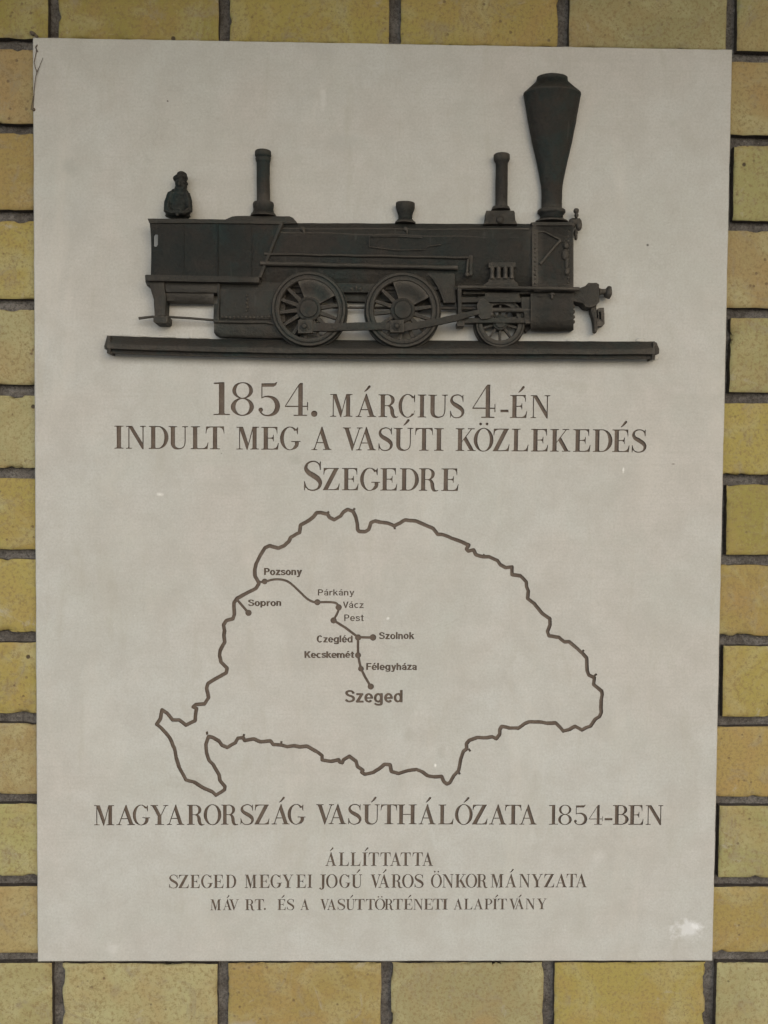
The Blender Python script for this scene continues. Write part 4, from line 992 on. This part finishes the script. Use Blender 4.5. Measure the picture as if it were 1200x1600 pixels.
part('safety_valve_base', lathe_v([(322.5, 10), (323.5, 13), (327, 14.5), (328.5, 15)], 782.5, 6, .75), .25, 12, 40)
part('safety_valve_block', plate_bm([(760.5, 328.5), (803, 328.5), (804.5, 331), (805.5, 343), (809, 350), (755.5, 350), (757, 346), (759, 343)], 0, 14, 1.5), .35)
part('block_screw', disc_bm((781.5, 343, 15), [(6, 12), (6, 15), (4.2, 16.2), (2, 17), (0, 17.2)], 16), .2, 9, 50)
ax = cxx(862.8, 118, 862, 340)
part('chimney', lathe_v([(120, 21.5), (121.5, 24.0), (127.5, 24.6), (129, 25.6), (137.5, 34.5), (146.5, 44.2), (148.6, 44.4), (149.2, 44.0), (190, 37.2), (222, 31), (260, 22.6), (280, 18.6), (291, 16.6), (300, 16.1), (327, 15.9)], ax, 5, .52, 56), .35, 8, 26, label='tall chimney flaring into a wide cone with a narrow mouth')
part('chimney_base', lathe_v([(326.5, 16), (327.5, 19.5), (329, 21.4), (332.5, 21.6), (334.5, 19.8), (337, 17.6), (340, 17.4), (343.5, 20), (346.5, 25.5), (348.5, 26)], 861.6, 5, .68, 48), .3, 10, 40)
# lamp bracket on the front corner
b = bmesh.new()
blob_bm([(900, 329.5, 9, 4.8, 4.2, 3.4), (900.5, 336, 9, 3.3, 5, 2.8), (897, 347, 9, 9.5, 6.4, 4.5), (904, 351, 9, 5.2, 10.5, 4.5), (899.5, 364, 8, 3.2, 7, 3), (900, 371, 8, 2.6, 5, 2.4), (893, 352, 9, 6, 5, 4)], b)
part('front_lamp', b, .7, 9, 60, freq=110)
# buffer beam, buffer and hook
b = bmesh.new(); plate_bm([(895, 452), (905, 449.5), (915, 446), (920, 441.5), (933, 441), (937.5, 444), (937.5, 470), (933, 476.5), (924, 480.5), (915, 479.5), (910, 474), (896, 470)], 0, 16, 2.4, b)
part('buffer_beam', b, .6, 7, 45, freq=110)
part('buffer_stem', tube_bm([(936, 455.8, 10), (940, 455.8, 10), (948, 456, 10)], [6.2, 4.4, 5]), .3, 9, 60)
part('buffer_head', tube_bm([(946, 456, 10), (947.5, 456.4, 10), (950.5, 456.8, 10), (952.8, 457, 10), (954.6, 457, 10)], [7, 9.4, 10.4, 10.2, 7]), .3, 20, 60)
part('coupling_hook', plate_bm([(923, 478), (932, 476), (933.4, 500), (934, 514), (932.6, 519), (929.6, 518), (928.6, 505), (927, 497), (924, 488)], 3, 12, 1.0), .3)
b = plate_bm([(934, 483), (936, 480.8), (944, 480.5), (944.6, 506), (942, 509.4), (933, 509.6), (933, 499), (934.5, 496)], 3, 11, 0, holes=[[(936.4, 487), (938.8, 487), (938.8, 499), (936.4, 499)]])
part('coupling_link', b, .3)

# ------------------------------------------------------------------ the driver figure
fig = empty('driver_figure', at(279, 341, 9), 'small dark bronze figure of a man in a cap with folded arms above the bunker', 'figurine')
b = bmesh.new()
blob_bm([(278, 330, 9, 21, 12, 8), (278.5, 316, 9, 18.5, 15, 8), (279.5, 305, 9, 15.5, 9.5, 7.4), (281.5, 297, 9, 9.2, 9, 6.2), (283.5, 291, 9.3, 8.4, 7, 6.6), (277, 303, 9, 10.5, 7, 6.5, 24), (287, 303, 9, 8.5, 7, 6.2, -24),
         (282.8, 286.5, 9.5, 9.2, 10.5, 7, 6), (286.5, 292, 9.5, 6, 5.5, 5.5), (292.2, 287.2, 10, 2.2, 2.6, 1.8), (290.8, 291.8, 10, 2.0, 1.4, 2.0), (289.5, 295, 9.5, 3, 2.2, 3), (280, 287.5, 16, 1.8, 3, 1.4),
         (288.2, 284.6, 14.6, 1.3, 1.0, 1.1)], b)
# cap
blob_bm([(281.6, 278.5, 9.5, 10.6, 6.0, 7.6, -10), (284.5, 273.6, 9.5, 8.2, 5.4, 6.2, 4), (275.5, 279.5, 9.5, 5, 4.6, 6, -20), (289, 277.6, 9.5, 4.4, 5.2, 6)], b)
# arms: shoulder, upper arm, elbow, forearm, hand with fingers
def limb(pts, b):
    for (p, q) in zip(pts, pts[1:]):
        for k in range(7):
            t = k / 6; v = [p[i] + (q[i] - p[i]) * t for i in range(4)]
            blob_bm([(v[0], v[1], v[2], v[3], v[3], v[3] * .74)], b, 1)
limb([(268, 305, 12, 7.4), (262.5, 318, 13, 6.8), (261.5, 328, 15, 6.4), (270, 332, 18, 4.4), (277, 331, 19, 3.6)], b)
limb([(291, 305, 11, 6.8), (295, 317, 12, 6.2), (295.5, 328, 14, 6), (287, 332.5, 17.5, 4.2), (281, 331.5, 19, 3.4)], b)
for s, (hx, hy) in ((1, (279, 329.6)), (-1, (279.4, 333.6))):
    for i in range(4):
        L = (4.6, 5.4, 5.0, 4.0)[i]; y = hy - 2.2 + i * 1.5
        limb([(hx, y, 19.5, 1.0), (hx + s * L * .6, y + .3, 20.4, .9), (hx + s * L, y + .8, 19.6, .75)], b)
    limb([(hx - s * 1, hy - 1.6, 19.6, 1.1), (hx + s * 1.6, hy - 4.0, 20.2, .9)], b)
# coat skirt and lapels
blob_bm([(278, 337.5, 9, 20.5, 4.2, 8.4)], b)
me = bpy.data.meshes.new('tmp'); b.to_mesh(me); b.free()
tmp = bpy.data.objects.new('tmp', me); COL.objects.link(tmp)
md = tmp.modifiers.new('r', 'REMESH'); md.mode = 'VOXEL'; md.voxel_size = 0.00050; md.adaptivity = 0
ms = tmp.modifiers.new('s', 'SMOOTH'); ms.factor = .4; ms.iterations = 9
dg = bpy.context.evaluated_depsgraph_get(); dg.update()
b = bmesh.new(); b.from_mesh(tmp.evaluated_get(dg).to_mesh())
bpy.data.objects.remove(tmp)
wobble(b, .2, 50, 160)
obj('body', b, BRONZE, fig, smooth=180)

# ------------------------------------------------------------------ small litter in the corner
web = empty('dry_web', at(56, 110, 1), 'thin dark cobweb strands with a dirt knot at the plaque upper left corner', 'cobweb')
b = tube_bm([(67, 90, 1.2), (62, 103, 1.6), (57.5, 113, 1.2), (55, 124, 1.6), (53.5, 138, 1), (52.5, 152, .5), (51.5, 170, .5)], [.3, .5, .6, .55, .5, .6, .7], seg=6)
tube_bm([(57.5, 113, 1.2), (55, 105, 1), (53.5, 97, 1), (57, 78, .6)], .6, b, 6); tube_bm([(59, 81, .8), (55.5, 74, 1.2), (58, 70, .8)], .8, b, 6)
tube_bm([(52, 150, .4), (49.5, 166, .4), (48.5, 172, .4)], .6, b, 6)
obj('strand', wobble(b, .4, 4, 200), WEB, web, smooth=60)
for q in ([(52.5, 171, .6, 2.6, 2.4, 1.4)], [(51, 52, -9.5, 5.5, 3.0, 2.2, 30), (57, 57, -9, 3.0, 3, 1.8)]): obj('dirt_knot', wobble(blob_bm(q), .5, 2, 260), WEB, web, smooth=60)
print('bricks', nb, 'shapes', len(SHAPES), 'tris', len(fo))
